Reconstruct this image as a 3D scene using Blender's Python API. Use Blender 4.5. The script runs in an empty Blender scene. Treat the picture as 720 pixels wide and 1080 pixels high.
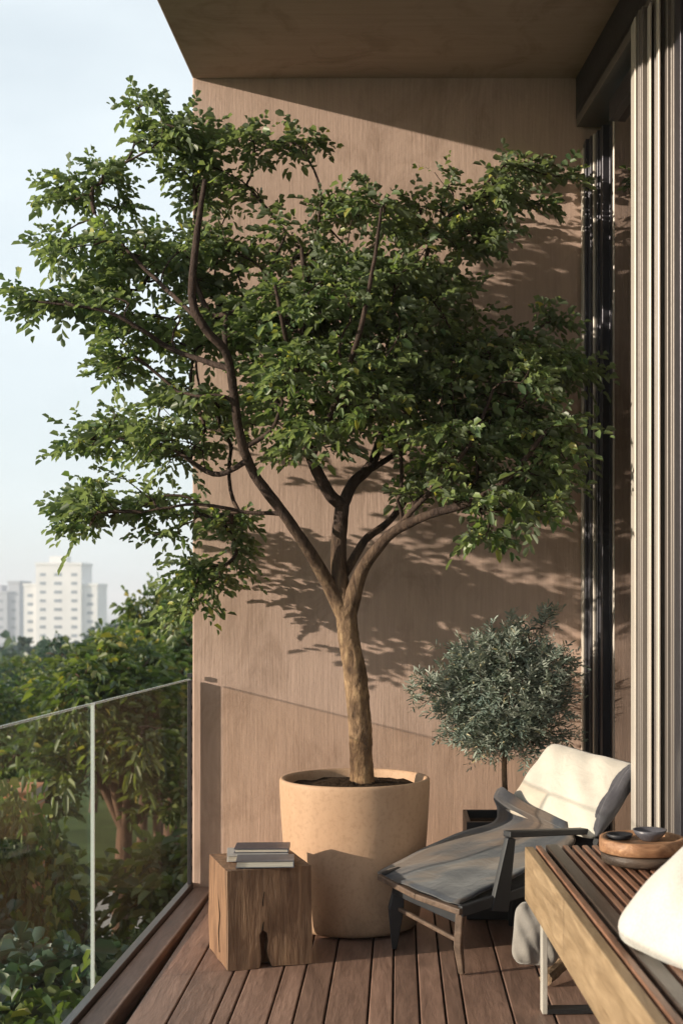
import bpy, bmesh, math, random
import numpy as np
from mathutils import Vector, Matrix
R = math.radians
sc = bpy.context.scene
COL = sc.collection
F, VX, VY, H = 1400.0, 420.0, 635.0, 1.17      # focal length (px), horizon, eye height
HAZE = .0008
WY, CZ = 5.404, 3.3                            # end wall distance, soffit height

def at(px, py, Y): return Vector(((px-VX)/F*Y, Y, H-(py-VY)/F*Y))
def ground(px, py, z=0.0):
    Y = F*(H-z)/(py-VY); return Vector(((px-VX)/F*Y, Y, z))

# ------------------------------------------------------------------ object helpers
def tag(o, label=None, cat=None, group=None, kind=None):
    if label: o['label'] = label
    if cat: o['category'] = cat
    if group: o['group'] = group
    if kind: o['kind'] = kind
    return o
def empty(name, loc=(0, 0, 0), rz=0.0):
    o = bpy.data.objects.new(name, None); COL.objects.link(o)
    o.location = loc; o.rotation_euler = (0, 0, rz); o.empty_display_size = .1
    return o
def link(name, me, mat, parent=None):
    o = bpy.data.objects.new(name, me); COL.objects.link(o)
    if mat and not me.materials: me.materials.append(mat)
    if parent: o.parent = parent
    return o
def from_bm(name, bm, mat, parent=None, smooth=False, bevel=0.0, seg=2):
    bmesh.ops.recalc_face_normals(bm, faces=bm.faces)
    me = bpy.data.meshes.new(name); bm.to_mesh(me); bm.free()
    if smooth: me.polygons.foreach_set('use_smooth', [True]*len(me.polygons))
    o = link(name, me, mat, parent)
    if bevel:
        m = o.modifiers.new('b', 'BEVEL'); m.width = bevel; m.segments = seg; m.limit_method = 'ANGLE'
        m.harden_normals = False
    return o
def box(bm, lo, hi, M=None):
    x0, y0, z0 = lo; x1, y1, z1 = hi
    vs = [Vector(p) for p in ((x0,y0,z0),(x1,y0,z0),(x1,y1,z0),(x0,y1,z0),(x0,y0,z1),(x1,y0,z1),(x1,y1,z1),(x0,y1,z1))]
    if M is not None: vs = [M @ v for v in vs]
    v = [bm.verts.new(p) for p in vs]
    for f in ((3,2,1,0),(4,5,6,7),(0,1,5,4),(1,2,6,5),(2,3,7,6),(3,0,4,7)): bm.faces.new([v[i] for i in f])
    return v
def hexa(bm, pts):                             # 4 bottom + 4 top points
    v = [bm.verts.new(p) for p in pts]
    for f in ((3,2,1,0),(4,5,6,7),(0,1,5,4),(1,2,6,5),(2,3,7,6),(3,0,4,7)): bm.faces.new([v[i] for i in f])
def prism(bm, poly, z0, z1):                   # poly in xy
    a = [bm.verts.new((p[0], p[1], z0)) for p in poly]; b = [bm.verts.new((p[0], p[1], z1)) for p in poly]
    n = len(poly)
    for i in range(n): bm.faces.new((a[i], a[(i+1) % n], b[(i+1) % n], b[i]))
    bm.faces.new(a[::-1]); bm.faces.new(b)
def frames(P):
    n = len(P); T = []
    for i in range(n):
        t = P[min(i+1, n-1)] - P[max(i-1, 0)]
        T.append(t/max(np.linalg.norm(t), 1e-9))
    u = np.cross(T[0], (0.3, 1, 0.1)); u /= np.linalg.norm(u); out = []
    for t in T:
        u = u - t*np.dot(u, t); u /= max(np.linalg.norm(u), 1e-9); out.append((u, np.cross(t, u)))
    return out
class Tubes:
    def __init__(s): s.V = []; s.Fc = []
    def add(s, P, rad, sides=8, cap=True, wob=0.0, rng=None):
        P = [np.array(p, float) for p in P]
        kp = [i for i in range(len(P)) if i == 0 or np.linalg.norm(P[i]-P[i-1]) > 1e-5]
        P = [P[i] for i in kp]; rad = [rad[i] for i in kp]
        if len(P) < 2: return
        fr = frames(P); base = len(s.V)
        for i, p in enumerate(P):
            u, v = fr[i]
            for k in range(sides):
                a = 2*math.pi*k/sides; r = rad[i]
                if wob: r *= 1+wob*rng.uniform(-1, 1)
                s.V.append(p+u*math.cos(a)*r+v*math.sin(a)*r)
        for i in range(len(P)-1):
            for k in range(sides):
                a = base+i*sides+k; b = base+i*sides+(k+1) % sides
                s.Fc.append((a, b, b+sides, a+sides))
        if cap:
            s.Fc.append(tuple(base+k for k in range(sides))[::-1])
            s.Fc.append(tuple(base+(len(P)-1)*sides+k for k in range(sides)))
    def build(s, name, mat, parent=None, smooth=True):
        me = bpy.data.meshes.new(name); me.from_pydata([tuple(v) for v in s.V], [], s.Fc); me.update()
        if smooth: me.polygons.foreach_set('use_smooth', [True]*len(me.polygons))
        return link(name, me, mat, parent)
def lathe(name, prof, mat, parent=None, n=64, close=True):
    bm = bmesh.new(); rings = []
    for r, z in prof:
        if r < 1e-6: rings.append([bm.verts.new((0, 0, z))])
        else: rings.append([bm.verts.new((r*math.cos(2*math.pi*k/n), r*math.sin(2*math.pi*k/n), z)) for k in range(n)])
    for a, b in zip(rings[:-1], rings[1:]):
        for k in range(n):
            k2 = (k+1) % n
            if len(a) == 1: bm.faces.new((a[0], b[k2], b[k]))
            elif len(b) == 1: bm.faces.new((a[k], a[k2], b[0]))
            else: bm.faces.new((a[k], a[k2], b[k2], b[k]))
    return from_bm(name, bm, mat, parent, smooth=True)
def catmull(P, m=6):
    P = [np.array(p, float) for p in P]; Q = [2*P[0]-P[1]]+P+[2*P[-1]-P[-2]]; out = []
    for i in range(1, len(Q)-2):
        a, b, c, d = Q[i-1:i+3]
        for k in range(m):
            t = k/m
            out.append(.5*((2*b)+(-a+c)*t+(2*a-5*b+4*c-d)*t*t+(-a+3*b-3*c+d)*t**3))
    out.append(P[-1]); return out

# ------------------------------------------------------------------ materials
def newmat(name):
    m = bpy.data.materials.new(name); m.use_nodes = True
    nt = m.node_tree; nt.nodes.clear()
    return m, nt, nt.nodes, nt.links
class NB:
    def __init__(s, name):
        s.m, s.nt, s.n, s.l = newmat(name)
        s.out = s.n.new('ShaderNodeOutputMaterial')
    def node(s, t, **kw):
        x = s.n.new(t)
        for k, v in kw.items():
            if hasattr(x, k) and k not in ('Scale',): setattr(x, k, v)
        return x
    def co(s, scale=(1, 1, 1), kind='Object', rot=(0, 0, 0)):
        tc = s.n.new('ShaderNodeTexCoord'); mp = s.n.new('ShaderNodeMapping')
        mp.inputs['Scale'].default_value = scale; mp.inputs['Rotation'].default_value = rot
        s.l.new(tc.outputs[kind], mp.inputs[0]); return mp.outputs[0]
    def noise(s, vec, scale, det=4, rough=.55, dist=0):
        x = s.n.new('ShaderNodeTexNoise'); x.inputs['Scale'].default_value = scale
        x.inputs['Detail'].default_value = det; x.inputs['Roughness'].default_value = rough
        x.inputs['Distortion'].default_value = dist
        s.l.new(vec, x.inputs['Vector']); return x.outputs['Fac']
    def ramp(s, fac, stops):
        x = s.n.new('ShaderNodeValToRGB'); e = x.color_ramp.elements
        while len(e) < len(stops): e.new(.5)
        for k, (p, c) in enumerate(stops): e[k].position = p; e[k].color = (*c, 1)
        s.l.new(fac, x.inputs[0]); return x.outputs[0]
    def mix(s, fac, a, b, mode='MIX'):
        x = s.n.new('ShaderNodeMix'); x.data_type = 'RGBA'; x.blend_type = mode
        for sock, v in ((x.inputs[0], fac), (x.inputs[6], a), (x.inputs[7], b)):
            if isinstance(v, (int, float)): sock.default_value = v
            elif isinstance(v, tuple): sock.default_value = (*v, 1)
            else: s.l.new(v, sock)
        return x.outputs[2]
    def math(s, op, a, b=0.0):
        x = s.n.new('ShaderNodeMath'); x.operation = op
        for sock, v in ((x.inputs[0], a), (x.inputs[1], b)):
            if isinstance(v, (int, float)): sock.default_value = v
            else: s.l.new(v, sock)
        return x.outputs[0]
    def bump(s, h, strength, dist):
        x = s.n.new('ShaderNodeBump'); x.inputs['Strength'].default_value = strength
        x.inputs['Distance'].default_value = dist; s.l.new(h, x.inputs['Height']); return x.outputs[0]
    def island(s): return s.n.new('ShaderNodeNewGeometry').outputs['Random Per Island']
    def bsdf(s, color, rough=.6, spec=.4, metal=0, normal=None, **kw):
        p = s.n.new('ShaderNodeBsdfPrincipled')
        for nm, v in (('Base Color', color), ('Roughness', rough), ('Specular IOR Level', spec), ('Metallic', metal)):
            if isinstance(v, tuple): p.inputs[nm].default_value = (*v, 1)
            elif isinstance(v, (int, float)): p.inputs[nm].default_value = v
            else: s.l.new(v, p.inputs[nm])
        if normal is not None: s.l.new(normal, p.inputs['Normal'])
        for k, v in kw.items(): p.inputs[k.replace('_', ' ')].default_value = v
        return p.outputs[0]
    def done(s, surf): s.l.new(surf, s.out.inputs[0]); return s.m

def concrete(name, c, axis):                   # board-marked render, grain running along one axis
    b = NB(name)
    st = (14, 14, .7) if axis == 'z' else (.7, 14, 14)
    g1 = b.noise(b.co(st), 2.4, 6, .6, .6)
    g2 = b.noise(b.co(tuple(v*3 for v in st)), 3.0, 5, .6, .2)
    bl = b.noise(b.co((1, 1, 1)), 1.3, 5, .6)
    fn = b.noise(b.co((1, 1, 1)), 60, 4, .7)
    col = b.ramp(g1, [(.25, tuple(v*.90 for v in c)), (.5, c), (.78, tuple(v*1.07 for v in c))])
    col = b.mix(.5, col, b.ramp(bl, [(.3, (.74, .73, .73)), (.7, (1.12, 1.11, 1.10))]), 'MULTIPLY')
    col = b.mix(.35, col, b.ramp(g2, [(.3, (.80, .80, .80)), (.7, (1.12, 1.12, 1.12))]), 'MULTIPLY')
    # sparse cloudy stains and pits
    st2 = b.noise(b.co((2.2, 2.2, 1.1)), 1.7, 7, .7, 1.4)
    col = b.mix(.55, col, b.ramp(st2, [(.36, (.66, .63, .60)), (.5, (1, 1, 1))]), 'MULTIPLY')
    h = b.math('ADD', b.math('MULTIPLY', g1, .5), b.math('MULTIPLY', g2, .6))
    h = b.math('ADD', h, b.math('MULTIPLY', fn, .45))
    return b.done(b.bsdf(col, .82, .25, normal=b.bump(h, .28, .008)))
def wood(name, c1, c2, axis='y', scale=1.0, rough=.55, island=.25, bump=.3, spec=.35):
    b = NB(name)
    s = {'x': (.12, 1, 1), 'y': (1, .12, 1), 'z': (1, 1, .12)}[axis]
    v = b.co(tuple(k*scale for k in s))
    isl = b.island()
    if island:                                 # shift the grain on every board
        cx = b.n.new('ShaderNodeCombineXYZ')
        b.l.new(b.math('MULTIPLY', isl, 13.0), cx.inputs[0]); b.l.new(b.math('MULTIPLY', isl, 7.0), cx.inputs[1]); b.l.new(b.math('MULTIPLY', isl, 5.0), cx.inputs[2])
        va = b.n.new('ShaderNodeVectorMath'); va.operation = 'ADD'; b.l.new(v, va.inputs[0]); b.l.new(cx.outputs[0], va.inputs[1]); v = va.outputs[0]
    g = b.noise(v, 22, 6, .62, 1.2); g2 = b.noise(v, 90, 4, .6, .3); big = b.noise(v, 5, 3, .5, 2.5)
    col = b.ramp(g, [(.28, c1), (.68, c2)])
    col = b.mix(.6, col, b.ramp(g2, [(.3, (.72, .70, .68)), (.65, (1.1, 1.1, 1.1))]), 'MULTIPLY')
    col = b.mix(.6, col, b.ramp(big, [(.3, (.68, .66, .64)), (.7, (1.15, 1.13, 1.1))]), 'MULTIPLY')
    if island: col = b.mix(1.0, col, b.ramp(isl, [(0, (1-island,)*3), (1, (1+island,)*3)]), 'MULTIPLY')
    h = b.math('ADD', g, b.math('MULTIPLY', g2, .5))
    return b.done(b.bsdf(col, rough, spec, normal=b.bump(h, bump, .006)))
def plain(name, c, rough=.5, spec=.4, metal=0, var=.15, scale=8, bump=.15, bscale=60, bd=.004, stretch=(1, 1, 1)):
    b = NB(name)
    n1 = b.noise(b.co(stretch), scale, 5, .6); n2 = b.noise(b.co(stretch), bscale, 4, .65)
    col = b.ramp(n1, [(.3, tuple(v*(1-var) for v in c)), (.7, tuple(min(1, v*(1+var)) for v in c))])
    rr = b.math('ADD', b.math('MULTIPLY', n2, .16), rough-.08)
    return b.done(b.bsdf(col, rr, spec, metal, normal=b.bump(n2, bump, bd)))
def leafmat(name, dark, light, trans, rough=.45, spec=.35, tfac=.35, blotch=3.0, under=None):
    b = NB(name)
    col = b.ramp(b.island(), [(0, dark), (.5, tuple((a+c)/2 for a, c in zip(dark, light))), (.93, light), (.965, (light[0]*1.7, light[1]*1.25, light[2]*.9))])
    col = b.mix(.6, col, b.ramp(b.noise(b.co(), blotch, 3), [(.32, (.62, .72, .72)), (.68, (1.3, 1.2, 1.0))]), 'MULTIPLY')
    if under:
        bf = b.n.new('ShaderNodeNewGeometry').outputs['Backfacing']; col = b.mix(bf, col, under)
    p = b.bsdf(col, rough, spec)
    t = b.n.new('ShaderNodeBsdfTranslucent'); b.l.new(b.mix(1.0, col, trans, 'MULTIPLY'), t.inputs[0])
    mx = b.n.new('ShaderNodeMixShader'); mx.inputs[0].default_value = tfac
    b.l.new(p, mx.inputs[1]); b.l.new(t.outputs[0], mx.inputs[2])
    return b.done(mx.outputs[0])
def bark(name, c1, c2, scale=1.0):
    b = NB(name)
    v = b.co((1, 1, .3)); n1 = b.noise(v, 28*scale, 7, .7, .8); n2 = b.noise(b.co(), 9*scale, 4)
    col = b.ramp(n1, [(.32, c1), (.7, c2)])
    col = b.mix(.7, col, b.ramp(n2, [(.35, (.55, .52, .5)), (.65, (1.2, 1.18, 1.1))]), 'MULTIPLY')
    return b.done(b.bsdf(col, .85, .2, normal=b.bump(n1, .8, .012)))
def fabric(name, c, c2, weave=450, stripes=None, fuzz=.3):
    b = NB(name)
    n1 = b.noise(b.co(), 9, 5, .6); n2 = b.noise(b.co(), weave, 2, .5)
    col = b.ramp(n1, [(.3, c), (.7, c2)])
    if stripes:
        w = b.noise(b.co(stripes[0]), stripes[1], 2, .5)
        col = b.mix(b.ramp(w, [(.46, (0, 0, 0)), (.56, (1, 1, 1))]), col, stripes[2])
    col = b.mix(.5, col, b.ramp(n2, [(.3, (.75, .75, .75)), (.7, (1.15, 1.15, 1.15))]), 'MULTIPLY')
    wr = b.noise(b.co(), 14, 3, .5, 1.0)
    h = b.math('ADD', b.math('MULTIPLY', n2, .12), wr)
    return b.done(b.bsdf(col, .95, .15, normal=b.bump(h, .35, .012), Sheen_Weight=fuzz))
def glassmat(name, tint, refl=1.0, rough=0.0):
    b = NB(name)
    tr = b.n.new('ShaderNodeBsdfTransparent'); tr.inputs[0].default_value = (*tint, 1)
    gl = b.n.new('ShaderNodeBsdfGlossy'); gl.inputs['Roughness'].default_value = rough; gl.inputs[0].default_value = (.95, .95, .95, 1)
    fr = b.n.new('ShaderNodeFresnel'); fr.inputs[0].default_value = 1.5
    f = b.math('MINIMUM', b.math('MULTIPLY', fr.outputs[0], refl), .95)
    mx = b.n.new('ShaderNodeMixShader'); b.l.new(f, mx.inputs[0]); b.l.new(tr.outputs[0], mx.inputs[1]); b.l.new(gl.outputs[0], mx.inputs[2])
    return b.done(mx.outputs[0])

M = {}
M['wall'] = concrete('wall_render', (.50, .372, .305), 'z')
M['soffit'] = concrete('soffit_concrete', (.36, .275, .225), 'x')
M['deck'] = wood('deck_board', (.18, .108, .082), (.33, .205, .158), 'y', 1.0, .5, .22, .35)
M['edge'] = wood('edge_board', (.15, .095, .075), (.27, .175, .14), 'y', 1.0, .55, .1)
M['under'] = plain('deck_joist', (.02, .017, .015), .9)
M['oak'] = wood('oak_panel', (.22, .145, .08), (.40, .285, .175), 'y', 1.2, .55, 0, .15)
M['slat'] = wood('bench_slat', (.13, .062, .038), (.30, .155, .10), 'y', 1.4, .38, .25, .25, .5)
M['slat_dark'] = wood('dark_slat', (.030, .022, .018), (.07, .05, .04), 'y', 1.4, .33, .1, .25, .5)
M['block'] = wood('timber_block', (.13, .074, .048), (.32, .20, .125), 'z', 1.3, .75, 0, .8)
M['crack'] = plain('check_crack', (.012, .009, .007), .95)
M['blacksteel'] = plain('black_steel', (.018, .018, .020), .45, .5)
M['palesteel'] = plain('pale_steel', (.62, .58, .52), .35, .5, .3)
M['bronze'] = plain('bronze_frame', (.055, .055, .066), .32, .5, .55, .1, 5, .05)
M['champagne'] = plain('champagne_frame_and_lit_edge', (.50, .465, .41), .42, .5, .25, .08, 4, .05)  # on the door strips this pale tone puts sunlight into the colour
M['taupe'] = plain('taupe_frame_and_shaded_face', (.135, .12, .108), .42, .4, .2, .08, 4, .05)  # on the stile this dark tone puts shade into the colour
b = NB('terracotta_glaze')
n1 = b.noise(b.co((1, 1, .6)), 5, 6, .6, .5); n2 = b.noise(b.co(), 70, 4, .6); n3 = b.noise(b.co((6, 6, .8)), 2, 4, .6)
c = b.ramp(n1, [(.3, (.46, .315, .215)), (.7, (.56, .40, .28))])
c = b.mix(.5, c, b.ramp(n3, [(.3, (.84, .80, .76)), (.65, (1.06, 1.05, 1.04))]), 'MULTIPLY')
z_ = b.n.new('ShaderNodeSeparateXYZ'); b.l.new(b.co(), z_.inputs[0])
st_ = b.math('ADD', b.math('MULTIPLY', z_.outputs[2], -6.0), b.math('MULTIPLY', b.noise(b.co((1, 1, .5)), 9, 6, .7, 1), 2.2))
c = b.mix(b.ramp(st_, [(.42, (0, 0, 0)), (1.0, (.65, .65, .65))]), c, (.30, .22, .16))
c = b.mix(.5, c, b.ramp(n2, [(.36, (.78, .76, .74)), (.48, (1, 1, 1))]), 'MULTIPLY')
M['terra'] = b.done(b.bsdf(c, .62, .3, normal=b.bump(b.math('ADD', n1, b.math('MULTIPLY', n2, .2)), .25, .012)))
M['soil'] = plain('potting_soil', (.05, .034, .022), .95, .1, 0, .5, 60, 1.0, 90, .02)
M['bark'] = bark('tree_bark', (.085, .055, .036), (.36, .25, .165))
M['twig'] = bark('dark_branch_bark', (.028, .019, .016), (.10, .07, .055), 1.2)
b = NB('tree_bark_aging')
n1 = b.noise(b.co((1, 1, .35)), 30, 7, .7, .8); n2 = b.noise(b.co(), 10, 5); n3 = b.noise(b.co((1, 1, .6)), 75, 4, .6)
old = b.ramp(n1, [(.34, (.055, .036, .026)), (.50, (.20, .135, .088)), (.68, (.36, .26, .16))])
old = b.mix(.75, old, b.ramp(n2, [(.40, (.42, .38, .34)), (.58, (1.25, 1.2, 1.05))]), 'MULTIPLY')
yng = b.ramp(n1, [(.32, (.022, .015, .013)), (.7, (.095, .066, .052))])
sx = b.n.new('ShaderNodeSeparateXYZ'); b.l.new(b.co(), sx.inputs[0])
mr = b.n.new('ShaderNodeMapRange'); mr.inputs[1].default_value = .52; mr.inputs[2].default_value = .98
b.l.new(b.math('ADD', sx.outputs[2], b.math('MULTIPLY', b.math('SUBTRACT', n2, .5), .5)), mr.inputs[0])
M['treebark'] = b.done(b.bsdf(b.mix(mr.outputs[0], old, yng), .85, .2, normal=b.bump(b.math('ADD', n1, b.math('MULTIPLY', n3, .4)), .9, .014)))
M['barkdark'] = bark('garden_bark', (.05, .032, .024), (.17, .11, .08), .6)
M['leaf'] = leafmat('tree_leaf', (.058, .108, .050), (.235, .310, .130), (1.7, 1.8, .8), .40, .5, .42, 3.0, (.15, .19, .12))
M['olive'] = leafmat('olive_leaf', (.10, .145, .13), (.31, .37, .32), (1.0, 1.1, .8), .5, .35, .2, 6.0, (.30, .34, .29))
M['garden'] = leafmat('garden_leaf', (.045, .082, .038), (.165, .190, .075), (1.5, 1.7, .6), .45, .4, .35, 1.2)
M['gardenblue'] = leafmat('garden_leaf_bluish', (.025, .058, .045), (.075, .115, .080), (1.1, 1.4, .9), .4, .45, .28, 1.5)
M['grass'] = plain('lawn', (.06, .09, .03), .95, .1, 0, .4, 1.2, .5, 30, .05)
M['path'] = plain('concrete_path', (.33, .33, .33), .9, .2, 0, .12, 2, .2)
M['brick'] = None
b = NB('orange_brick')
br = b.n.new('ShaderNodeTexBrick'); b.l.new(b.co((1, 1, 1), 'Object', (R(90), 0, 0)), br.inputs['Vector'])
br.inputs['Scale'].default_value = 4.2; br.inputs['Color1'].default_value = (.42, .19, .09, 1); br.inputs['Color2'].default_value = (.33, .14, .07, 1)
br.inputs['Mortar'].default_value = (.30, .25, .2, 1); br.inputs['Mortar Size'].default_value = .02
M['brick'] = b.done(b.bsdf(br.outputs[0], .85, .2, normal=b.bump(br.outputs['Fac'], -.4, .01)))
M['cream'] = fabric('cream_linen', (.52, .49, .43), (.60, .57, .50))
M['creamlight'] = fabric('white_boucle', (.54, .52, .47), (.62, .60, .55), 220, None, .5)
M['throw'] = fabric('grey_throw', (.036, .042, .054), (.066, .071, .084), 380, ((1, 3.2, .5), 3.0, (.115, .092, .078)))
M['greyfab'] = fabric('grey_cloth', (.22, .20, .185), (.30, .275, .25))
M['darkfab'] = fabric('charcoal_cloth', (.045, .045, .055), (.08, .08, .09))
M['chairwood'] = wood('chair_wood', (.075, .050, .038), (.17, .115, .085), 'x', 1.2, .45, .2)
M['chairdark'] = plain('black_painted_wood', (.020, .021, .025), .5, .4)
M['bookwhite'] = plain('book_cover_white', (.42, .42, .42), .5)
M['booknavy'] = plain('book_cover_navy', (.035, .045, .075), .4)
M['bookgrey'] = plain('book_cover_grey', (.10, .11, .135), .45)
b = NB('book_pages')
pg = b.noise(b.co((1, 1, 120)), 12, 2)
M['pages'] = b.done(b.bsdf(b.ramp(pg, [(.35, (.36, .34, .30)), (.6, (.58, .56, .50))]), .9, .1))
M['traywood'] = wood('live_edge_tray', (.20, .095, .05), (.46, .27, .15), 'x', 2.0, .5, 0, .4)
M['traydark'] = wood('dark_tray', (.04, .03, .025), (.11, .08, .06), 'x', 1.6, .5, 0, .5)
M['bowl'] = plain('slate_bowl', (.085, .085, .10), .35, .5)
b = NB('glass_edge_clear')
e_t = b.n.new('ShaderNodeBsdfTransparent'); e_m = b.n.new('ShaderNodeMixShader'); e_m.inputs[0].default_value = .36
b.l.new(e_t.outputs[0], e_m.inputs[1]); b.l.new(b.bsdf((.75, .80, .78), .2, .6), e_m.inputs[2]); M['edgeclear'] = b.done(e_m.outputs[0])
M['railglass'] = glassmat('balustrade_glass', (.95, .97, .96), .05)
M['railglass2'] = glassmat('bronze_balustrade_glass', (.93, .90, .86), .055)
M['glassedge'] = plain('polished_glass_edge', (.42, .48, .46), .15, .6, 0, .05)
M['doorglass'] = glassmat('dark_door_glass', (.12, .14, .20), 1.9)
M['interior'] = plain('interior_paint', (.05, .048, .052), .8)
M['curtain'] = plain('curtain_cloth', (.09, .09, .11), .95)
M['tower'] = plain('tower_render', (.72, .71, .69), .8, .2, 0, .06, .2)
M['towergrey'] = plain('tower_grey', (.40, .42, .46), .8, .2, 0, .06, .2)
M['towerglass'] = plain('tower_window', (.20, .24, .28), .3, .5, 0, .3, .05)

# ------------------------------------------------------------------ foliage engine
def leaf_mesh(P, D, N, L, W, fold=.28, name='leaves', droop=.25):
    n = len(P)
    D = D/np.linalg.norm(D, axis=1)[:, None]
    N = N-D*np.sum(N*D, 1)[:, None]; N /= np.linalg.norm(N, axis=1)[:, None]
    S = np.cross(D, N); L = L[:, None]; W = W[:, None]
    down = np.array([0, 0, -1.0])*L*droop
    up = N*W*fold
    v = np.stack([P, P+D*L*.34+S*W*.42+up, P+D*L*.78+S*W*.40+up+down*.45, P+D*L+down,
                  P+D*L*.78-S*W*.40+up+down*.45, P+D*L*.34-S*W*.42+up], 1).reshape(-1, 3)
    o = np.arange(n)[:, None]*6
    f = np.concatenate([o+np.array([0, 1, 2, 3]), o+np.array([0, 3, 4, 5])], 1).reshape(-1)
    me = bpy.data.meshes.new(name)
    me.vertices.add(n*6); me.vertices.foreach_set('co', v.astype(np.float32).ravel())
    me.loops.add(n*8); me.loops.foreach_set('vertex_index', f.astype(np.int32))
    me.polygons.add(n*2); me.polygons.foreach_set('loop_start', np.arange(0, n*8, 4, dtype=np.int32))
    me.polygons.foreach_set('loop_total', np.full(n*2, 4, np.int32))
    me.update(calc_edges=True); return me

class Grower:
    """branch nodes grown out to target points, then leaves on the outer ends"""
    def __init__(s, rng): s.p = []; s.par = []; s.rad = []; s.pl = []; s.dir = []; s.rng = rng; s.tips = []
    def main(s, pts, radii, start=None, m=6):
        P = catmull(pts, m); k = len(P)
        r = np.interp(np.linspace(0, 1, k), np.linspace(0, 1, len(radii)), radii)
        prev = start; idx = []
        for i, q in enumerate(P):
            s.p.append(q); s.par.append(prev if prev is not None else -1); s.rad.append(r[i])
            d = P[min(i+1, k-1)]-P[max(i-1, 0)]; s.dir.append(d/np.linalg.norm(d))
            s.pl.append(0 if prev is None else s.pl[prev]+np.linalg.norm(q-s.p[prev]))
            prev = len(s.p)-1; idx.append(prev)
        return idx
    def near(s, q): return int(np.argmin(np.linalg.norm(np.array(s.p)-np.array(q), axis=1)))
    def grow(s, A, sag=.12, bal=.35, skip=0, r0=.0016, ex=.42):
        rng = s.rng; nb = len(s.p); s.nb = nb
        X = np.zeros((nb+len(A)*6, 3)); X[:nb] = s.p; PL = np.zeros(len(X)); PL[:nb] = s.pl; cnt = nb
        d0 = np.array([np.linalg.norm(X[:nb]-a, axis=1).min() for a in A])
        for a in A[np.argsort(d0)]:
            dd = np.linalg.norm(X[skip:cnt]-a, axis=1); j = int(np.argmin(dd+bal*PL[skip:cnt]))+skip
            st = X[j]; L = np.linalg.norm(a-st)
            if L < 1e-4: continue
            m = 5 if L > .12 else 3
            c = st+(s.dir[j]*.45+(a-st)/L*.55)*L*.5+np.array([0, 0, sag*L])*.6+rng.normal(0, .05*L, 3)
            prev = j
            for k in range(1, m+1):
                t = k/m; q = (1-t)**2*st+2*t*(1-t)*c+t*t*a
                s.p.append(q); s.par.append(prev); s.rad.append(0); d = q-s.p[prev]; s.dir.append(d/max(np.linalg.norm(d), 1e-6))
                X[cnt] = q; PL[cnt] = PL[prev]+np.linalg.norm(d); s.pl.append(PL[cnt]); prev = cnt; cnt += 1
            s.tips.append(prev)
        c = np.zeros(len(s.p))
        for t in s.tips: c[t] += 1
        for i in range(len(s.p)-1, nb-1, -1): c[s.par[i]] += c[i]
        for i in range(nb, len(s.p)): s.rad[i] = min(r0*max(c[i], 1)**ex, .02)
    def tubes(s, T, lo, hi, sides=5, twigsides=4):
        kids = {}
        for i in range(lo, hi): kids.setdefault(s.par[i], []).append(i)
        done = set()
        for i in range(lo, hi):
            if i in done: continue
            ch = [i]; done.add(i)
            while True:
                ks = [k for k in kids.get(ch[-1], []) if k not in done and k == ch[-1]+1]
                if not ks: break
                ch.append(ks[0]); done.add(ks[0])
            P = [s.p[k] for k in ch]; r = [s.rad[k] for k in ch]
            if s.par[i] >= 0: P = [s.p[s.par[i]]]+P; r = [r[0]]+r
            if len(P) < 2: continue
            T.add(P, r, sides if max(r) > .008 else twigsides, cap=False)
    def sprays(s, per=3, rachis=(.09, .15), leaf=(.030, .042), ar=.62, n=(5, 9), spread=.8, lift=.25, flat=.5, back=3):
        rng = s.rng; P = []; D = []; N = []; L = []; W = []
        for t in s.tips:
            chain = [t]
            while len(chain) < back and s.par[chain[-1]] >= s.nb: chain.append(s.par[chain[-1]])
            for k in range(per):
                nd = chain[min(k, len(chain)-1)]
                base = s.p[nd]; d = s.dir[nd]+rng.normal(0, spread if k else spread*.4, 3); d[2] *= flat; d[2] += lift*rng.uniform(-.4, 1)
                d[2] = max(d[2], -.45); d /= np.linalg.norm(d); rl = rng.uniform(*rachis); m = int(rng.integers(n[0], n[1]+1))
                up = np.array([0, 0, 1.0])+rng.normal(0, .35, 3); side = np.cross(d, up); side /= np.linalg.norm(side); up = np.cross(side, d)
                for q in range(m):
                    f = (q+1)/m; pos = base+d*rl*f-np.array([0, 0, .22])*rl*f*f
                    sg = 1 if q % 2 else -1
                    ld = d*(.55+.5*f)+side*sg*(1.0-.75*f*(q == m-1)*1.3)+up*rng.normal(0, .22)
                    P.append(pos); D.append(ld+rng.normal(0, .18, 3)); N.append(up+rng.normal(0, .38, 3))
                    l = rng.uniform(*leaf)*(1.0 if q else .8)*(.6 if rng.random() < .18 else 1.0); L.append(l); W.append(l*ar*rng.uniform(.85, 1.15))
        return [np.array(a) for a in (P, D, N, L, W)]

# ------------------------------------------------------------------ camera, light, sky
cam = bpy.data.cameras.new('camera'); co = bpy.data.objects.new('camera', cam); COL.objects.link(co)
co.location = (0, 0, H); co.rotation_euler = (R(90), 0, 0)
cam.sensor_width = 36; cam.lens = F/1080*36; cam.shift_x = -(VX-360)/1080; cam.shift_y = (VY-540)/1080
cam.clip_start = .05; cam.clip_end = 6000
cam.dof.use_dof = True; cam.dof.focus_distance = 4.5; cam.dof.aperture_fstop = 4.5
sc.camera = co
AZ, EL = R(20), R(12.7)
d = Vector((math.cos(AZ)*math.cos(EL), math.sin(AZ)*math.cos(EL), -math.sin(EL)))
sl = bpy.data.lights.new('sun', 'SUN'); sl.energy = 5.0; sl.angle = R(.55); sl.color = (1.0, .86, .70)
so = bpy.data.objects.new('sun', sl); COL.objects.link(so); so.rotation_euler = d.to_track_quat('-Z', 'Y').to_euler()
w = bpy.data.worlds.new('World'); sc.world = w; w.use_nodes = True; nt = w.node_tree; nt.nodes.clear()
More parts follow.
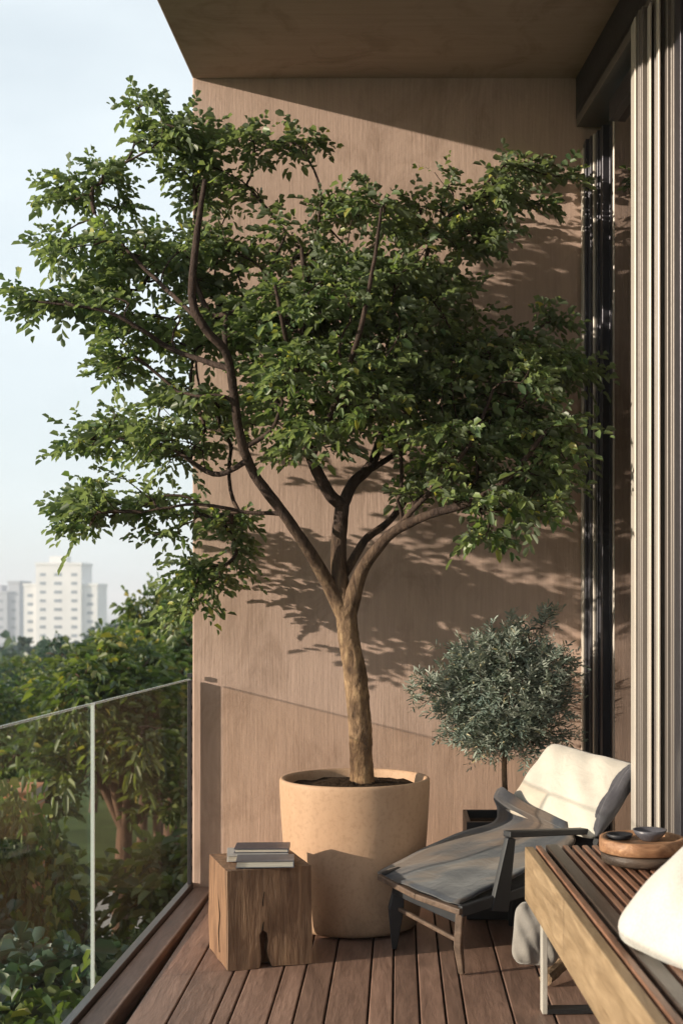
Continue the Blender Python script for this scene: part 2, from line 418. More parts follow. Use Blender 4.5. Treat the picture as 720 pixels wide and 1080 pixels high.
sky = nt.nodes.new('ShaderNodeTexSky'); sky.sky_type = 'NISHITA'; sky.sun_disc = False
sky.sun_elevation = EL; sky.sun_rotation = math.atan2(-d.x, -d.y) % (2*math.pi)
sky.air_density = 1.0; sky.dust_density = 1.5; sky.ozone_density = 1.0
bg = nt.nodes.new('ShaderNodeBackground'); bg.inputs[1].default_value = .112
wo = nt.nodes.new('ShaderNodeOutputWorld')
# thin bright high cloud over the blue
tcw = nt.nodes.new('ShaderNodeTexCoord'); mpw = nt.nodes.new('ShaderNodeMapping'); mpw.inputs['Scale'].default_value = (1, 1, 2.6)
nz = nt.nodes.new('ShaderNodeTexNoise'); nz.inputs['Scale'].default_value = 1.6; nz.inputs['Detail'].default_value = 6; nz.inputs['Roughness'].default_value = .55
rp = nt.nodes.new('ShaderNodeMapRange'); rp.inputs[1].default_value = .3; rp.inputs[2].default_value = .7; rp.inputs[3].default_value = .5; rp.inputs[4].default_value = .92
mxw = nt.nodes.new('ShaderNodeMix'); mxw.data_type = 'RGBA'; mxw.inputs[7].default_value = (6.0, 6.6, 6.9, 1)
nt.links.new(tcw.outputs['Generated'], mpw.inputs[0]); nt.links.new(mpw.outputs[0], nz.inputs['Vector']); nt.links.new(nz.outputs['Fac'], rp.inputs[0])
nt.links.new(rp.outputs[0], mxw.inputs[0]); nt.links.new(sky.outputs[0], mxw.inputs[6]); nt.links.new(mxw.outputs[2], bg.inputs[0]); nt.links.new(bg.outputs[0], wo.inputs[0])
sc.view_settings.view_transform = 'Standard'; sc.view_settings.look = 'None'
sc.view_settings.exposure = 0.52; sc.view_settings.gamma = 1

# ------------------------------------------------------------------ the building
XL = -.837                                     # outer face of wall / soffit at the far end
bm = bmesh.new(); box(bm, (XL, WY, -2.2), (.86, WY+.35, CZ+.9))
tag(from_bm('concrete_wall', bm, M['wall'], bevel=.006), 'tall taupe concrete end wall with vertical board marks behind the potted tree', 'wall')
bm = bmesh.new(); box(bm, (-.70, -1.75, -2.2), (1.55, -1.40, CZ-.003))  # unseen wall added behind the camera to block sky fill
tag(from_bm('concrete_wall', bm, M['wall'], bevel=.006), 'unseen concrete end wall added behind the viewer to cut sky light', 'wall')
# soffit, its outer edge following the deck edge
XLn = (165-VX)/F*(F*(CZ-H)/(VY-0))             # where the soffit edge leaves the picture top
Yn = F*(CZ-H)/VY; sl_ = (XLn-XL)/(WY-Yn)
bm = bmesh.new(); prism(bm, [(XL, WY-.002), (XL+sl_*(WY+3), -3), (3.2, -3), (3.2, WY-.002)], CZ, CZ+.45)
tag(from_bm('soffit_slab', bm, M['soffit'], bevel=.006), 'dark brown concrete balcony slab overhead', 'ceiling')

# deck: separate boards over a dark void
def deck_x(px): return (px-VX)/F*(F*H/(1080-VY))
gaps = [60, 118, 175, 222, 240, 281, 308, 341, 387, 414, 443, 471, 492, 543, 588, 640, 668, 720, 752, 800]
DE0, DE1 = -.83, -.88                           # deck edge x at the wall and at Y=3.68
es = (DE1-DE0)/(3.68-WY)
def edge_x(Y): return DE0+es*(Y-WY)
bm = bmesh.new()
g = .006
def deck_board(x0, x1, y0, y1):
    a0, a1 = max(x0, edge_x(y0)+.085), max(x0, edge_x(y1)+.085)
    if x1-max(a0, a1) < .01: return
    hexa(bm, [(a0, y0, -.025), (x1, y0, -.025), (x1, y1, -.025), (a1, y1, -.025), (a0, y0, 0), (x1, y0, 0), (x1, y1, 0), (a1, y1, 0)])
for i in range(len(gaps)-1): deck_board(deck_x(gaps[i])+g*.5, deck_x(gaps[i+1])-g*.5, -2.5, WY-.003)
dk = from_bm('deck', bm, M['deck'], bevel=.003); tag(dk, kind='structure')
bm = bmesh.new(); Y0, Y1 = -2.5, WY-.003
hexa(bm, [(edge_x(Y0), Y0, -.20), (edge_x(Y0)+.08, Y0, -.20), (edge_x(Y1)+.08, Y1, -.20), (edge_x(Y1), Y1, -.20),
          (edge_x(Y0), Y0, .012), (edge_x(Y0)+.08, Y0, .012), (edge_x(Y1)+.08, Y1, .012), (edge_x(Y1), Y1, .012)])
eb = from_bm('edge_board', bm, M['edge'], dk, bevel=.004)
bm = bmesh.new(); hexa(bm, [(edge_x(Y0)-.03, Y0, -.22), (edge_x(Y0)-.003, Y0, -.22), (edge_x(Y1)-.003, Y1, -.22), (edge_x(Y1)-.03, Y1, -.22),
          (edge_x(Y0)-.03, Y0, .03), (edge_x(Y0)-.003, Y0, .03), (edge_x(Y1)-.003, Y1, .03), (edge_x(Y1)-.03, Y1, .03)])
from_bm('edge_trim', bm, M['slat_dark'], dk, bevel=.002)
bm = bmesh.new(); prism(bm, [(edge_x(WY)+.002, WY-.003), (edge_x(-2.5)+.002, -2.5), (1.6, -2.5), (1.6, WY-.003)], -.33, -.045)
from_bm('substructure', bm, M['under'], dk)

# glass balustrade, turning slightly away from the deck edge
rail_far = at(201, 716, WY-.02); RZ = rail_far.z
Yj = F*(H-RZ)/(742-VY); rail_join = Vector(((98-VX)/F*Yj, Yj, RZ))
rd = (rail_join-rail_far); rd.z = 0; plen = rd.length; rd.normalize(); rn = Vector((-rd.y, rd.x, 0))
rail = empty('glass_balustrade', rail_far*1.0); rail.location.z = -.12
tag(rail, 'frameless glass balustrade with bright polished edges along the deck', 'balustrade')
def rail_box(name, t0, t1, z0, z1, th, mat, off=0, bev=.0):
    bm = bmesh.new(); q = []
    for zz in (z0, z1):
        for (t, o) in ((t0, -th/2), (t1, -th/2), (t1, th/2), (t0, th/2)):
            p = rd*t+rn*(o+off); q.append((p.x, p.y, zz+.12))
    hexa(bm, q); return from_bm(name, bm, mat, rail, bevel=bev)
zb = -.12
for i, (t0, t1, mt) in enumerate(((.03, plen-.006, 'railglass2'), (plen+.006, 2*plen+.1, 'railglass'), (2*plen+.112, 3*plen+.2, 'railglass'))):
    gp = rail_box('glass_panel', t0, t1, zb, RZ-.004, .010, M[mt])
    e = rail_box('top_edge', t0, t1, RZ-.0035, RZ+.002, .0105, M['edgeclear']); e.parent = gp; e.matrix_parent_inverse = Matrix()
    e = rail_box('side_edge', t1+.0005 if i == 0 else t0-.0045, t1+.0045 if i == 0 else t0-.0005, zb, RZ-.0035, .0105, M['edgeclear']); e.parent = gp
rail_box('wall_channel', -.004, .022, zb, RZ-.004, .016, M['bronze'], 0, .002)
for k in range(14):
    rail_box('fixing', .004, .015, .02+k*.065, .036+k*.065, .019, M['blacksteel'])
rail_box('base_channel', -.02, 3*plen+.2, -.24, -.10, .06, M['bronze'], 0, .003)

# glazed sliding doors on the right; plane closes in towards the end wall
ws = -.086
def wx(Y): return .753-(WY-Y)*ws               # face line of the window wall
door = empty('sliding_door', (wx(4.3), 4.3, 0))
tag(door, 'tall dark glass sliding door with bronze and champagne frames, sunlit and shaded faces toned by colour, reflecting the end wall', 'door')
def dbm(name, bm, mat, parent=door, bevel=.0015):
    for v in bm.verts: v.co -= Vector((wx(4.3), 4.3, 0))
    return from_bm(name, bm, mat, parent, bevel=bevel, seg=1)
HZ = 3.03
def steps(pts, back):                          # closed stepped profile from far-left to near-right
    return pts+[(back, pts[-1][1]), (back, pts[0][1])]
j = [(.750, WY-.003), (.750, 5.33), (.764, 5.33), (.764, 5.29), (.782, 5.29), (.782, 5.23), (.793, 5.23), (.793, 5.17), (.822, 5.17), (.822, 5.08), (.828, 5.08), (.828, 5.00)]
bm = bmesh.new(); prism(bm, steps(j, .95), 0.0, HZ); dbm('far_jamb', bm, M['bronze'])
bm = bmesh.new(); prism(bm, [(.741, WY-.004), (.741, 5.345), (.749, 5.345), (.749, WY-.004)], 0, CZ-.3); dbm('lit_edge_strip', bm, M['champagne'])
bm = bmesh.new(); prism(bm, [(.772, 5.286), (.772, 5.262), (.7815, 5.262), (.7815, 5.286)], 0, HZ-.002); dbm('lit_edge_strip', bm, M['champagne'])
bm = bmesh.new(); prism(bm, [(.817, 5.076), (.817, 5.05), (.8275, 5.05), (.8275, 5.076)], 0, HZ-.002); dbm('lit_edge_strip', bm, M['champagne'])
p = [(.777, 4.41), (.777, 4.30), (.783, 4.30), (.783, 4.275), (.806, 4.275), (.806, 4.262), (.813, 4.262), (.813, 4.215), (.819, 4.215), (.819, 4.19), (.833, 4.19), (.833, 4.12), (.846, 4.12), (.846, 4.09)]
bm = bmesh.new(); prism(bm, steps(p, .97), 0.0, HZ+.06); dbm('stile', bm, M['taupe'], bevel=.002)  # dark taupe paints the shade of the faces turned from the sun
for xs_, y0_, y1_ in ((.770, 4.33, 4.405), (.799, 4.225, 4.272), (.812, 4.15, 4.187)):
    bm = bmesh.new(); prism(bm, [(xs_, y0_), (xs_+.0065, y0_), (xs_+.0065, y1_), (xs_, y1_)], 0, HZ+.05); dbm('lit_edge_strip', bm, M['champagne'])  # pale strips paint sunlight along the sun-facing edges
bm = bmesh.new(); prism(bm, [(.848, 4.085), (.848, 4.00), (.93, 4.00), (.93, 4.085)], 0, HZ+.05); dbm('gasket', bm, M['bronze'])
def along(name, off0, off1, z0, z1, ya, yb, mat):   # bar that follows the window line
    bm = bmesh.new()
    hexa(bm, [(wx(ya)+off0, ya, z0), (wx(ya)+off1, ya, z0), (wx(yb)+off1, yb, z0), (wx(yb)+off0, yb, z0),
              (wx(ya)+off0, ya, z1), (wx(ya)+off1, ya, z1), (wx(yb)+off1, yb, z1), (wx(yb)+off0, yb, z1)])
    return dbm(name, bm, mat)
along('glass_pane', .036, .044, .05, HZ+.02, 4.3, 5.05, M['doorglass'])
along('glass_pane', .036, .044, .05, HZ+.02, 1.2, 3.99, M['doorglass'])
along('glass_pane', .036, .044, .05, HZ+.02, -2.2, 1.12, M['doorglass'])
along('head_rail', .005, .12, HZ-.05, HZ+.03, 4.42, 5.0, M['bronze'])
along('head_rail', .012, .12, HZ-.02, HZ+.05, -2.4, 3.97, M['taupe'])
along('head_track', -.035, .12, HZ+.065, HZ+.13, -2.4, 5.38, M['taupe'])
along('head_track', -.015, .12, HZ+.132, HZ+.16, -2.4, 5.38, M['bronze'])
along('recess_beam', .02, .30, HZ+.162, CZ-.003, -2.4, 5.39, M['blacksteel'])
along('valance', -.035, -.01, CZ-.17, CZ-.003, -2.4, 5.39, M['blacksteel'])
along('bottom_track', -.02, .12, .003, .045, -2.4, 4.99, M['bronze'])
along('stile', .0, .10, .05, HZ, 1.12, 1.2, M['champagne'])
# room behind the glass
room = empty('room_interior', (1.0, 4.0, 0)); tag(room, 'dim room seen faintly through the dark door glass', 'room')
def rbm(name, lo, hi, mat):
    bm = bmesh.new(); box(bm, lo, hi)
    for v in bm.verts: v.co -= Vector((1.0, 4.0, 0))
    return from_bm(name, bm, mat, room)
rbm('back_wall', (3.4, -2.6, 0), (3.5, 5.7, 3.3), M['interior']); rbm('end_wall', (1.0, 5.5, 0), (3.4, 5.6, 3.3), M['interior'])
rbm('near_wall', (1.35, -2.6, 0), (3.4, -2.5, 3.3), M['interior']); rbm('floor', (.98, -2.5, -.04), (3.4, 5.5, 0), M['interior'])
bm = bmesh.new(); n = 90
va = []
for i in range(n):
    y = 3.3+2.0*i/(n-1); x = 1.12+(.035*math.sin(i*.9)+.015*math.sin(i*2.1))
    va.append((bm.verts.new((x-1, y-4, .02)), bm.verts.new((x-1, y-4, 3.1))))
for a, b2 in zip(va[:-1], va[1:]): bm.faces.new((a[0], b2[0], b2[1], a[1]))
c_ = from_bm('curtain', bm, M['curtain'], room, smooth=True); md = c_.modifiers.new('s', 'SOLIDIFY'); md.thickness = .004

# ------------------------------------------------------------------ terracotta pot
PX, PY = at(374, 800, 4.80).x, 4.80
pot = empty('terracotta_pot', (PX, PY, 0)); tag(pot, 'large tapered sandy terracotta pot holding the tall green tree', 'pot')
prof = [(0, .004), (.205, .004), (.222, .010), (.231, .024), (.236, .05), (.246, .15), (.257, .28), (.266, .40), (.271, .50), (.272, .528), (.269, .536), (.262, .538), (.254, .536), (.250, .528), (.247, .50), (.244, .49)]
pb = lathe('pot_body', prof, M['terra'], pot, 96)
pb.modifiers.new('s', 'SUBSURF').render_levels = 1
bm = bmesh.new(); rng = random.Random(3)
rings = []
for i in range(9):
    r = .249*i/8
    rings.append([bm.verts.new((r*math.cos(2*math.pi*k/48), r*math.sin(2*math.pi*k/48), .505+.02*(1-i/8)+rng.uniform(-.005, .005))) for k in range(48)] if i else [bm.verts.new((0, 0, .53))])
for a, b2 in zip(rings[:-1], rings[1:]):
    for k in range(48):
        k2 = (k+1) % 48
        bm.faces.new((a[0], b2[k2], b2[k]) if len(a) == 1 else (a[k], a[k2], b2[k2], b2[k]))
from_bm('soil', bm, M['soil'], pot, smooth=True)

# ------------------------------------------------------------------ the main tree
rng = np.random.default_rng(11)
G = Grower(rng)
def B(pts, radpx, start=None, m=6):
    P = [np.array(at(*q)) for q in pts]
    if start is not None: P = [G.p[start]]+P
    return G.main(P, [r/292 for r in radpx], start, m)
tr = B([(382, 830, 4.80), (381, 800, 4.80), (379, 760, 4.80), (375, 715, 4.80), (368, 675, 4.80), (364, 640, 4.80)], [15, 12.8, 12.8, 12.8, 12, 11.5])
fork = tr[-1]
nt_trunk = len(G.p)
c1 = B([(357, 600, 4.80), (358, 560, 4.79), (361, 533, 4.78)], [9.5, 8.5, 8, 7.5], fork)
cl = B([(347, 520, 4.76), (329, 484, 4.70), (318, 440, 4.62), (312, 385, 4.56), (322, 320, 4.5), (318, 262, 4.5)], [7, 6.5, 6, 5, 4, 3, 2], c1[-1])
cr = B([(372, 510, 4.80), (392, 488, 4.84), (408, 440, 4.9), (424, 380, 4.95), (440, 310, 4.98), (462, 240, 5.0), (520, 195, 5.0)], [6.5, 6, 5.5, 4.5, 3.6, 2.8, 2.2, 1.4], c1[-1])
lf = B([(347, 618, 4.78), (325, 580, 4.72), (300, 543, 4.66), (268, 500, 4.60), (253, 458, 4.52), (246, 410, 4.46), (238, 372, 4.40), (218, 348, 4.36), (203, 318, 4.34), (206, 262, 4.34), (216, 190, 4.38)],
       [10.5, 7.6, 6.2, 5.6, 5, 4.6, 4.4, 4.2, 4.2, 4.0, 3.4, 2.2], tr[-3])
rt = B([(380, 605, 4.76), (398, 578, 4.70), (416, 560, 4.64), (452, 543, 4.55), (492, 531, 4.5), (535, 505, 4.45), (575, 455, 4.4)], [10.5, 7.2, 5.8, 5.2, 4.5, 4, 3.2, 2], tr[-3])
s1 = B([(385, 570, 4.86), (411, 549, 4.95), (440, 510, 5.05), (470, 470, 5.1)], [5, 4.5, 3.8, 3, 2], c1[4])
s2 = B([(425, 470, 4.9), (424, 430, 4.86), (424, 400, 4.84)], [3.5, 3, 2.5, 2], cr[9])
s3 = B([(300, 543, 4.75), (260, 540, 4.78), (205, 532, 4.8), (150, 540, 4.8)], [3, 2.4, 2, 1.7, 1], G.near(at(330, 544, 4.78)) if False else lf[16])
s4 = B([(225, 500, 4.62), (175, 470, 4.68), (120, 462, 4.7)], [3.2, 2.6, 2, 1.2], lf[26])
s5 = B([(285, 455, 4.50), (298, 425, 4.45)], [2.6, 2.2, 1.4], lf[28])
s6 = B([(185, 370, 4.5), (150, 348, 4.45), (110, 328, 4.42), (40, 318, 4.4)], [3, 2.6, 2.2, 1.7, 1], lf[39])
s7 = B([(170, 300, 4.62), (140, 270, 4.66), (100, 225, 4.7)], [2.6, 2.2, 1.8, 1], lf[50])
s8 = B([(240, 335, 4.6), (272, 312, 4.66), (300, 250, 4.7)], [2.6, 2.2, 1.8, 1.2], lf[42])
s9 = B([(470, 400, 4.75), (520, 370, 4.7), (575, 365, 4.68)], [3, 2.6, 2, 1.2], cr[14])
s10 = B([(470, 500, 4.5), (500, 460, 4.46), (520, 410, 4.42)], [3, 2.6, 2.1, 1.4], rt[12])
s11 = B([(300, 350, 4.35), (290, 300, 4.3)], [2.8, 2.2, 1.4], cl[14])
s12 = B([(370, 380, 4.3), (390, 300, 4.25), (402, 220, 4.3)], [3, 2.6, 2, 1.4], cl[12])
nb0 = len(G.p)
# clumps of foliage: px, py, rx, ry, depth, depth radius, weight
cl_ = [(172,145,42,34,4.6,.16,1.0),(205,165,55,40,4.72,.2,1.3),(268,150,38,22,4.6,.15,.5),(312,152,24,10,4.6,.08,.16),(150,118,16,18,4.6,.1,.2),(230,205,40,24,4.72,.2,.6),
 (98,205,50,26,4.7,.2,.7),(62,205,22,12,4.7,.1,.2),(110,178,18,18,4.7,.1,.2),(120,255,60,40,4.6,.25,1.2),(190,262,60,50,4.72,.3,1.5),(70,262,25,22,4.6,.15,.3),(255,262,30,24,4.72,.2,.4),
 (45,312,42,16,4.45,.12,.5),(100,312,45,22,4.45,.2,.7),(150,350,50,36,4.5,.3,.9),(215,330,55,50,4.72,.3,1.2),(265,350,50,40,4.6,.3,1.1),
 (115,400,30,22,4.6,.2,.35),(180,410,52,28,4.6,.25,.8),(120,455,52,24,4.7,.25,.8),(185,470,48,34,4.7,.3,.8),(80,468,22,12,4.7,.1,.2),(235,440,30,30,4.7,.25,.45),
 (100,520,48,28,4.78,.25,.9),(70,550,26,18,4.8,.15,.35),(165,540,48,28,4.8,.22,.8),(225,545,36,18,4.8,.2,.35),(215,600,34,34,4.95,.12,.75),(185,640,22,14,4.95,.1,.2),(245,575,20,18,4.95,.1,.2),
 (310,275,40,40,4.55,.3,1.0),(345,230,34,30,4.6,.25,.55),(400,205,16,50,4.35,.1,.4),(300,330,50,45,4.45,.35,1.3),(355,300,52,45,4.4,.35,1.5),(320,390,55,45,4.4,.35,1.4),(385,345,55,50,4.4,.4,1.8),
 (330,440,50,26,4.45,.3,.9),(390,415,55,45,4.45,.4,1.7),(275,420,34,34,4.5,.3,.6),(295,470,26,18,4.45,.2,.2),(420,270,45,38,4.6,.35,1.1),
 (462,225,44,38,4.85,.3,1.0),(510,190,42,34,4.95,.22,.8),(555,175,34,18,5.0,.14,.3),(590,182,16,10,5.0,.08,.12),(500,250,40,30,4.9,.25,.7),(545,215,30,18,5.0,.15,.3),
 (455,320,48,40,4.7,.35,1.3),(450,390,55,45,4.6,.4,1.8),(505,375,48,36,4.65,.35,1.2),(555,395,44,40,4.6,.35,1.3),(590,400,26,34,4.6,.2,.6),(580,345,12,18,4.6,.08,.2),
 (465,460,50,42,4.5,.4,1.7),(525,450,50,42,4.5,.35,1.7),(575,470,36,42,4.5,.3,1.1),(430,510,26,22,4.55,.25,.4),(490,515,48,24,4.5,.3,1.0),(545,525,44,26,4.45,.25,1.0),(520,555,26,14,4.45,.15,.3),(340,480,14,16,4.5,.1,.06)]
A = []
NA = 2050; wt = sum(c[6] for c in cl_)
for (px, py, rx, ry, Y, ry_, wgt) in cl_:
    if px < 290: wgt *= .92
    if py < 260 or px > 480: wgt *= .78
    nA = max(3, int(round(NA*wgt/wt))); subs = []
    for _ in range(max(1, nA//4)):
        while True:
            u = rng.uniform(-1, 1, 3)
            if u@u < .95: break
        subs.append(u)
    for q_ in range(nA):
        u = subs[q_ % len(subs)]+rng.normal(0, .20, 3)*np.array((1.2, .8, 1.0))
        Yq = min(Y+.16+u[2]*ry_, 5.30); A.append(np.array(at(px+4+u[0]*rx*.90, py+u[1]*ry*.92, Yq)))
A = np.array(A)
G.grow(A, sag=.10, bal=.30, skip=nt_trunk)
tree = empty('potted_tree', (PX, PY, .5)); tag(tree, 'tall leafy green tree with forked trunk growing out of the large terracotta pot', 'tree')
org = np.array([PX, PY, .5])
for i in range(len(G.p)): G.p[i] = G.p[i]-org
T = Tubes(); rr = random.Random(5)
P0 = [G.p[k] for k in tr]+[G.p[k] for k in c1[2:]]; Rr = [G.rad[k] for k in tr]+[G.rad[k]*1.05 for k in c1[2:]]
Pd = catmull(P0, 3); rd_ = np.interp(np.linspace(0, 1, len(Pd)), np.linspace(0, 1, len(Rr)), Rr)
for i in range(len(Pd)):
    if i % 5 == 2: rd_[i] *= 1.05
rd_[0] *= 1.12
from mathutils import noise as mn
Pd = catmull(P0, 9); rd_ = np.interp(np.linspace(0, 1, len(Pd)), np.linspace(0, 1, len(Rr)), Rr)
Pd = [p_ for i_, p_ in enumerate(Pd) if i_ == 0 or np.linalg.norm(p_-Pd[i_-1]) > 1e-4]
rd_ = np.interp(np.linspace(0, 1, len(Pd)), np.linspace(0, 1, len(Rr)), Rr)
rd_ = rd_*np.where(np.arange(len(Pd)) < 4, 1.12, 1)
rd_ = rd_*.94
T.add(Pd, rd_, 44, True)
fr_ = len(Pd)
for i_, v_ in enumerate(T.V):
    k_ = i_//44; c__ = Pd[min(k_, fr_-1)]; q_ = Vector((v_[0]*22, v_[1]*22, v_[2]*7)); q2 = Vector((v_[0]*70, v_[1]*70, v_[2]*26))
    T.V[i_] = c__+(v_-c__)*(1+.10*mn.noise(q_)+.07*mn.noise(q2)+.03*mn.noise(q2*2.3))
T.build('trunk', M['treebark'], tree)
G.rad = list(G.rad)
T = Tubes(); G.tubes(T, nt_trunk, nb0, 14)
for i_, v_ in enumerate(T.V): T.V[i_] = v_+np.array(mn.noise_vector(Vector(v_)*38))*.0016+np.array(mn.noise_vector(Vector(v_)*12))*.002
T.build('branches', M['treebark'], tree)
T = Tubes(); G.tubes(T, nb0, len(G.p), 5, 4); T.build('twigs', M['twig'], tree)
P, D, N, L, W = G.sprays(per=3, rachis=(.07, .13), leaf=(.024, .044), ar=.62, n=(6, 9), spread=.8, lift=.3, flat=.5)
me = leaf_mesh(P, D, N, L, W, .3, 'crown', .28); link('crown', me, M['leaf'], tree)
print('main leaves', len(P))

# ------------------------------------------------------------------ olive tree in black planter
OX, OY = at(532, 800, 5.02).x, 5.02
ol = empty('olive_tree', (OX, OY, .30)); tag(ol, 'small round-headed silvery olive tree behind the lounge chair', 'tree')
g2 = Grower(np.random.default_rng(4)); rng2 = g2.rng
zc = at(525, 733, OY).z-.30; zt = at(525, 812, OY).z-.30
a0 = g2.main([np.array(q) for q in ((0, 0, 0), (.002, .003, zt*.5), (-.002, 0, zt), (.0, .0, zt+.08))], [.013, .011, .010, .009], None, 4)
for k in range(7):
    an = k*2*math.pi/7+.3; e = np.array((math.cos(an)*.16, math.sin(an)*.14, zc+.02+.12*(k % 3-1)))
    g2.main([g2.p[a0[-1]]+np.array((0, 0, .0)), e*.5+np.array((0, 0, zt*.5+.06)), e], [.007, .005, .003], a0[-1], 4)
A = []
for k in range(1150):
    v = rng2.normal(0, 1, 3); v /= np.linalg.norm(v); r = .5+.5*rng2.random()
    lump = 1+.16*math.sin(v[0]*5+1)*math.cos(v[2]*6+.5)+rng2.normal(0, .05)
    if rng2.random() < .04: lump *= 1.12
    q = v*r*lump*np.array((.258, .22, .25)); q[2] += zc
    if v[2] < -.85: q[2] += .03
    q[1] = min(q[1], .30); A.append(q)
for k in range(14): A.append(np.array((-.27-.006*k+rng2.normal(0, .01), rng2.normal(0, .03), zc+.03+rng2.normal(0, .035))))
for k in range(10): A.append(np.array((.17+rng2.normal(0, .02), rng2.normal(0, .03), zc+.25+.007*k)))
nbo = len(g2.p); g2.grow(np.array(A), sag=.05, bal=.2, skip=len(a0)-1, r0=.0011, ex=.4)
T = Tubes(); g2.tubes(T, 0, nbo, 8); T.build('trunk', M['bark'], ol)
T = Tubes(); g2.tubes(T, nbo, len(g2.p), 4, 3); T.build('twigs', M['twig'], ol)
P, D, N, L, W = g2.sprays(per=3, rachis=(.035, .065), leaf=(.020, .032), ar=.26, n=(7, 10), spread=.6, lift=.5, flat=1.0)
link('crown', leaf_mesh(P, D, N, L, W, .2, 'crown', .05), M['olive'], ol)
pl = empty('black_planter', (at(531, 800, OY).x, OY, 0)); tag(pl, 'square black planter with the small olive tree, behind the lounge chair', 'planter')
bm = bmesh.new(); hw = .148; zt_ = at(530, 867, OY-.148).z
for (lo, hi) in (((-hw, -hw, .004), (hw, -hw+.015, zt_)), ((-hw, hw-.015, .004), (hw, hw, zt_)), ((-hw, -hw+.015, .004), (-hw+.015, hw-.015, zt_)), ((hw-.015, -hw+.015, .004), (hw, hw-.015, zt_))): box(bm, lo, hi)
from_bm('planter_body', bm, M['blacksteel'], pl, bevel=.002)
bm = bmesh.new(); box(bm, (-hw+.016, -hw+.016, .01), (hw-.016, hw-.016, zt_-.03)); from_bm('soil', bm, M['soil'], pl)

# ------------------------------------------------------------------ timber block and books
fc = ground(240, 1025); rot = R(19)
blk = empty('timber_block', fc, rot); tag(blk, 'chunky dark timber block stool with a split in its front, beside the terracotta pot', 'stool')
bw, bd, bh = .275, .30, .318
bm = bmesh.new(); box(bm, (0, 0, .002), (bw, bd, bh))
bmesh.ops.subdivide_edges(bm, edges=bm.edges[:], cuts=7, use_grid_fill=True)
rn_ = random.Random(2)
for v in bm.verts:
    v.co += Vector((math.sin(v.co.z*14+v.co.y*9)*.002, math.sin(v.co.z*11+v.co.x*13)*.0018, 0))
from mathutils import noise as mn2
for v in bm.verts:
    c3 = Vector((bw/2, bd/2, bh/2)); v.co += (v.co-c3).normalized()*.004*mn2.noise(v.co*9)
body = from_bm('block_body', bm, M['block'], blk, bevel=.009)
# crack: cut a jagged groove in the front face
bm = bmesh.new()
cr_ = [(.118, -.01), (.126, .035), (.115, .075), (.120, .118), (.104, .128), (.098, .09), (.100, .045), (.104, -.01)]
cr2 = [(.118, -.01), (.150, -.01), (.128, .055), (.122, .05)]
for poly in ([(.100, -.01), (.150, -.01), (.136, .022), (.128, .052), (.132, .085), (.128, .112), (.112, .124), (.102, .108), (.106, .07), (.108, .03)],):
    a = [bm.verts.new((x, -.02, z)) for x, z in poly]; b2 = [bm.verts.new((x+.004, .055, z)) for x, z in poly]; n = len(poly)
    for i in range(n): bm.faces.new((a[i], a[(i+1) % n], b2[(i+1) % n], b2[i]))
    bm.faces.new(a); bm.faces.new(b2[::-1])
bmesh.ops.recalc_face_normals(bm, faces=bm.faces)
cutm = bpy.data.meshes.new('cut'); bm.to_mesh(cutm); bm.free()
cuto = bpy.data.objects.new('cut', cutm); COL.objects.link(cuto); cuto.location = fc; cuto.rotation_euler = (0, 0, rot)
bo = body.modifiers.new('c', 'BOOLEAN'); bo.operation = 'DIFFERENCE'; bo.object = cuto; bo.solver = 'EXACT'
body.modifiers.move(1, 0)
bpy.context.view_layer.update()
dg = bpy.context.evaluated_depsgraph_get(); me2 = bpy.data.meshes.new_from_object(body.evaluated_get(dg))
body.modifiers.clear(); body.data = me2
bpy.data.objects.remove(cuto)
for pp, ww in (([(.112, .0005, .122), (.118, .0004, .16), (.113, .0005, .21), (.121, .0004, .26), (.118, .0005, .312)], [.0035, .002, .003, .0018, .001]),
               ([(.0006, .13, .03), (.0004, .14, .09), (.0006, .125, .15), (.0004, .14, .22), (.0006, .135, .316)], [.002, .003, .0022, .0035, .003])):
    T = Tubes(); T.add(pp, ww, 5); T.build('drying_check', M['crack'], blk, False)


def book(loc, rz, w_, d_, t_, cover, label, tilt=0):
    o = empty('book', loc, rz); o.rotation_euler = (tilt, 0, rz); tag(o, label, 'book')
    bm = bmesh.new()
    box(bm, (0, 0, 0), (w_, d_, .0022)); box(bm, (0, 0, t_-.0022), (w_, d_, t_)); box(bm, (w_-.003, 0, .0023), (w_, d_, t_-.0023))
    from_bm('cover', bm, cover, o, bevel=.0007)
    bm = bmesh.new(); box(bm, (.004, .004, .0024), (w_-.0035, d_-.004, t_-.0024)); from_bm('pages', bm, M['pages'], o)
    return o
bp = lambda x, y, z: blk_m @ Vector((x, y, z))
blk_m = Matrix.Translation(fc) @ Matrix.Rotation(rot, 4, 'Z')
book(bp(.025, .13, bh+.004), rot+R(-12), .20, .145, .020, M['bookwhite'], 'white covered book at the bottom of the pile on the timber block')
book(bp(.055, .165, bh+.0245), rot+R(-17), .180, .12, .014, M['booknavy'], 'navy covered book lying on the white one on the timber block')
book(bp(.03, .018, bh+.004), rot+R(-15), .185, .115, .022, M['bookgrey'], 'slate grey book with pale pages at the front of the timber block')

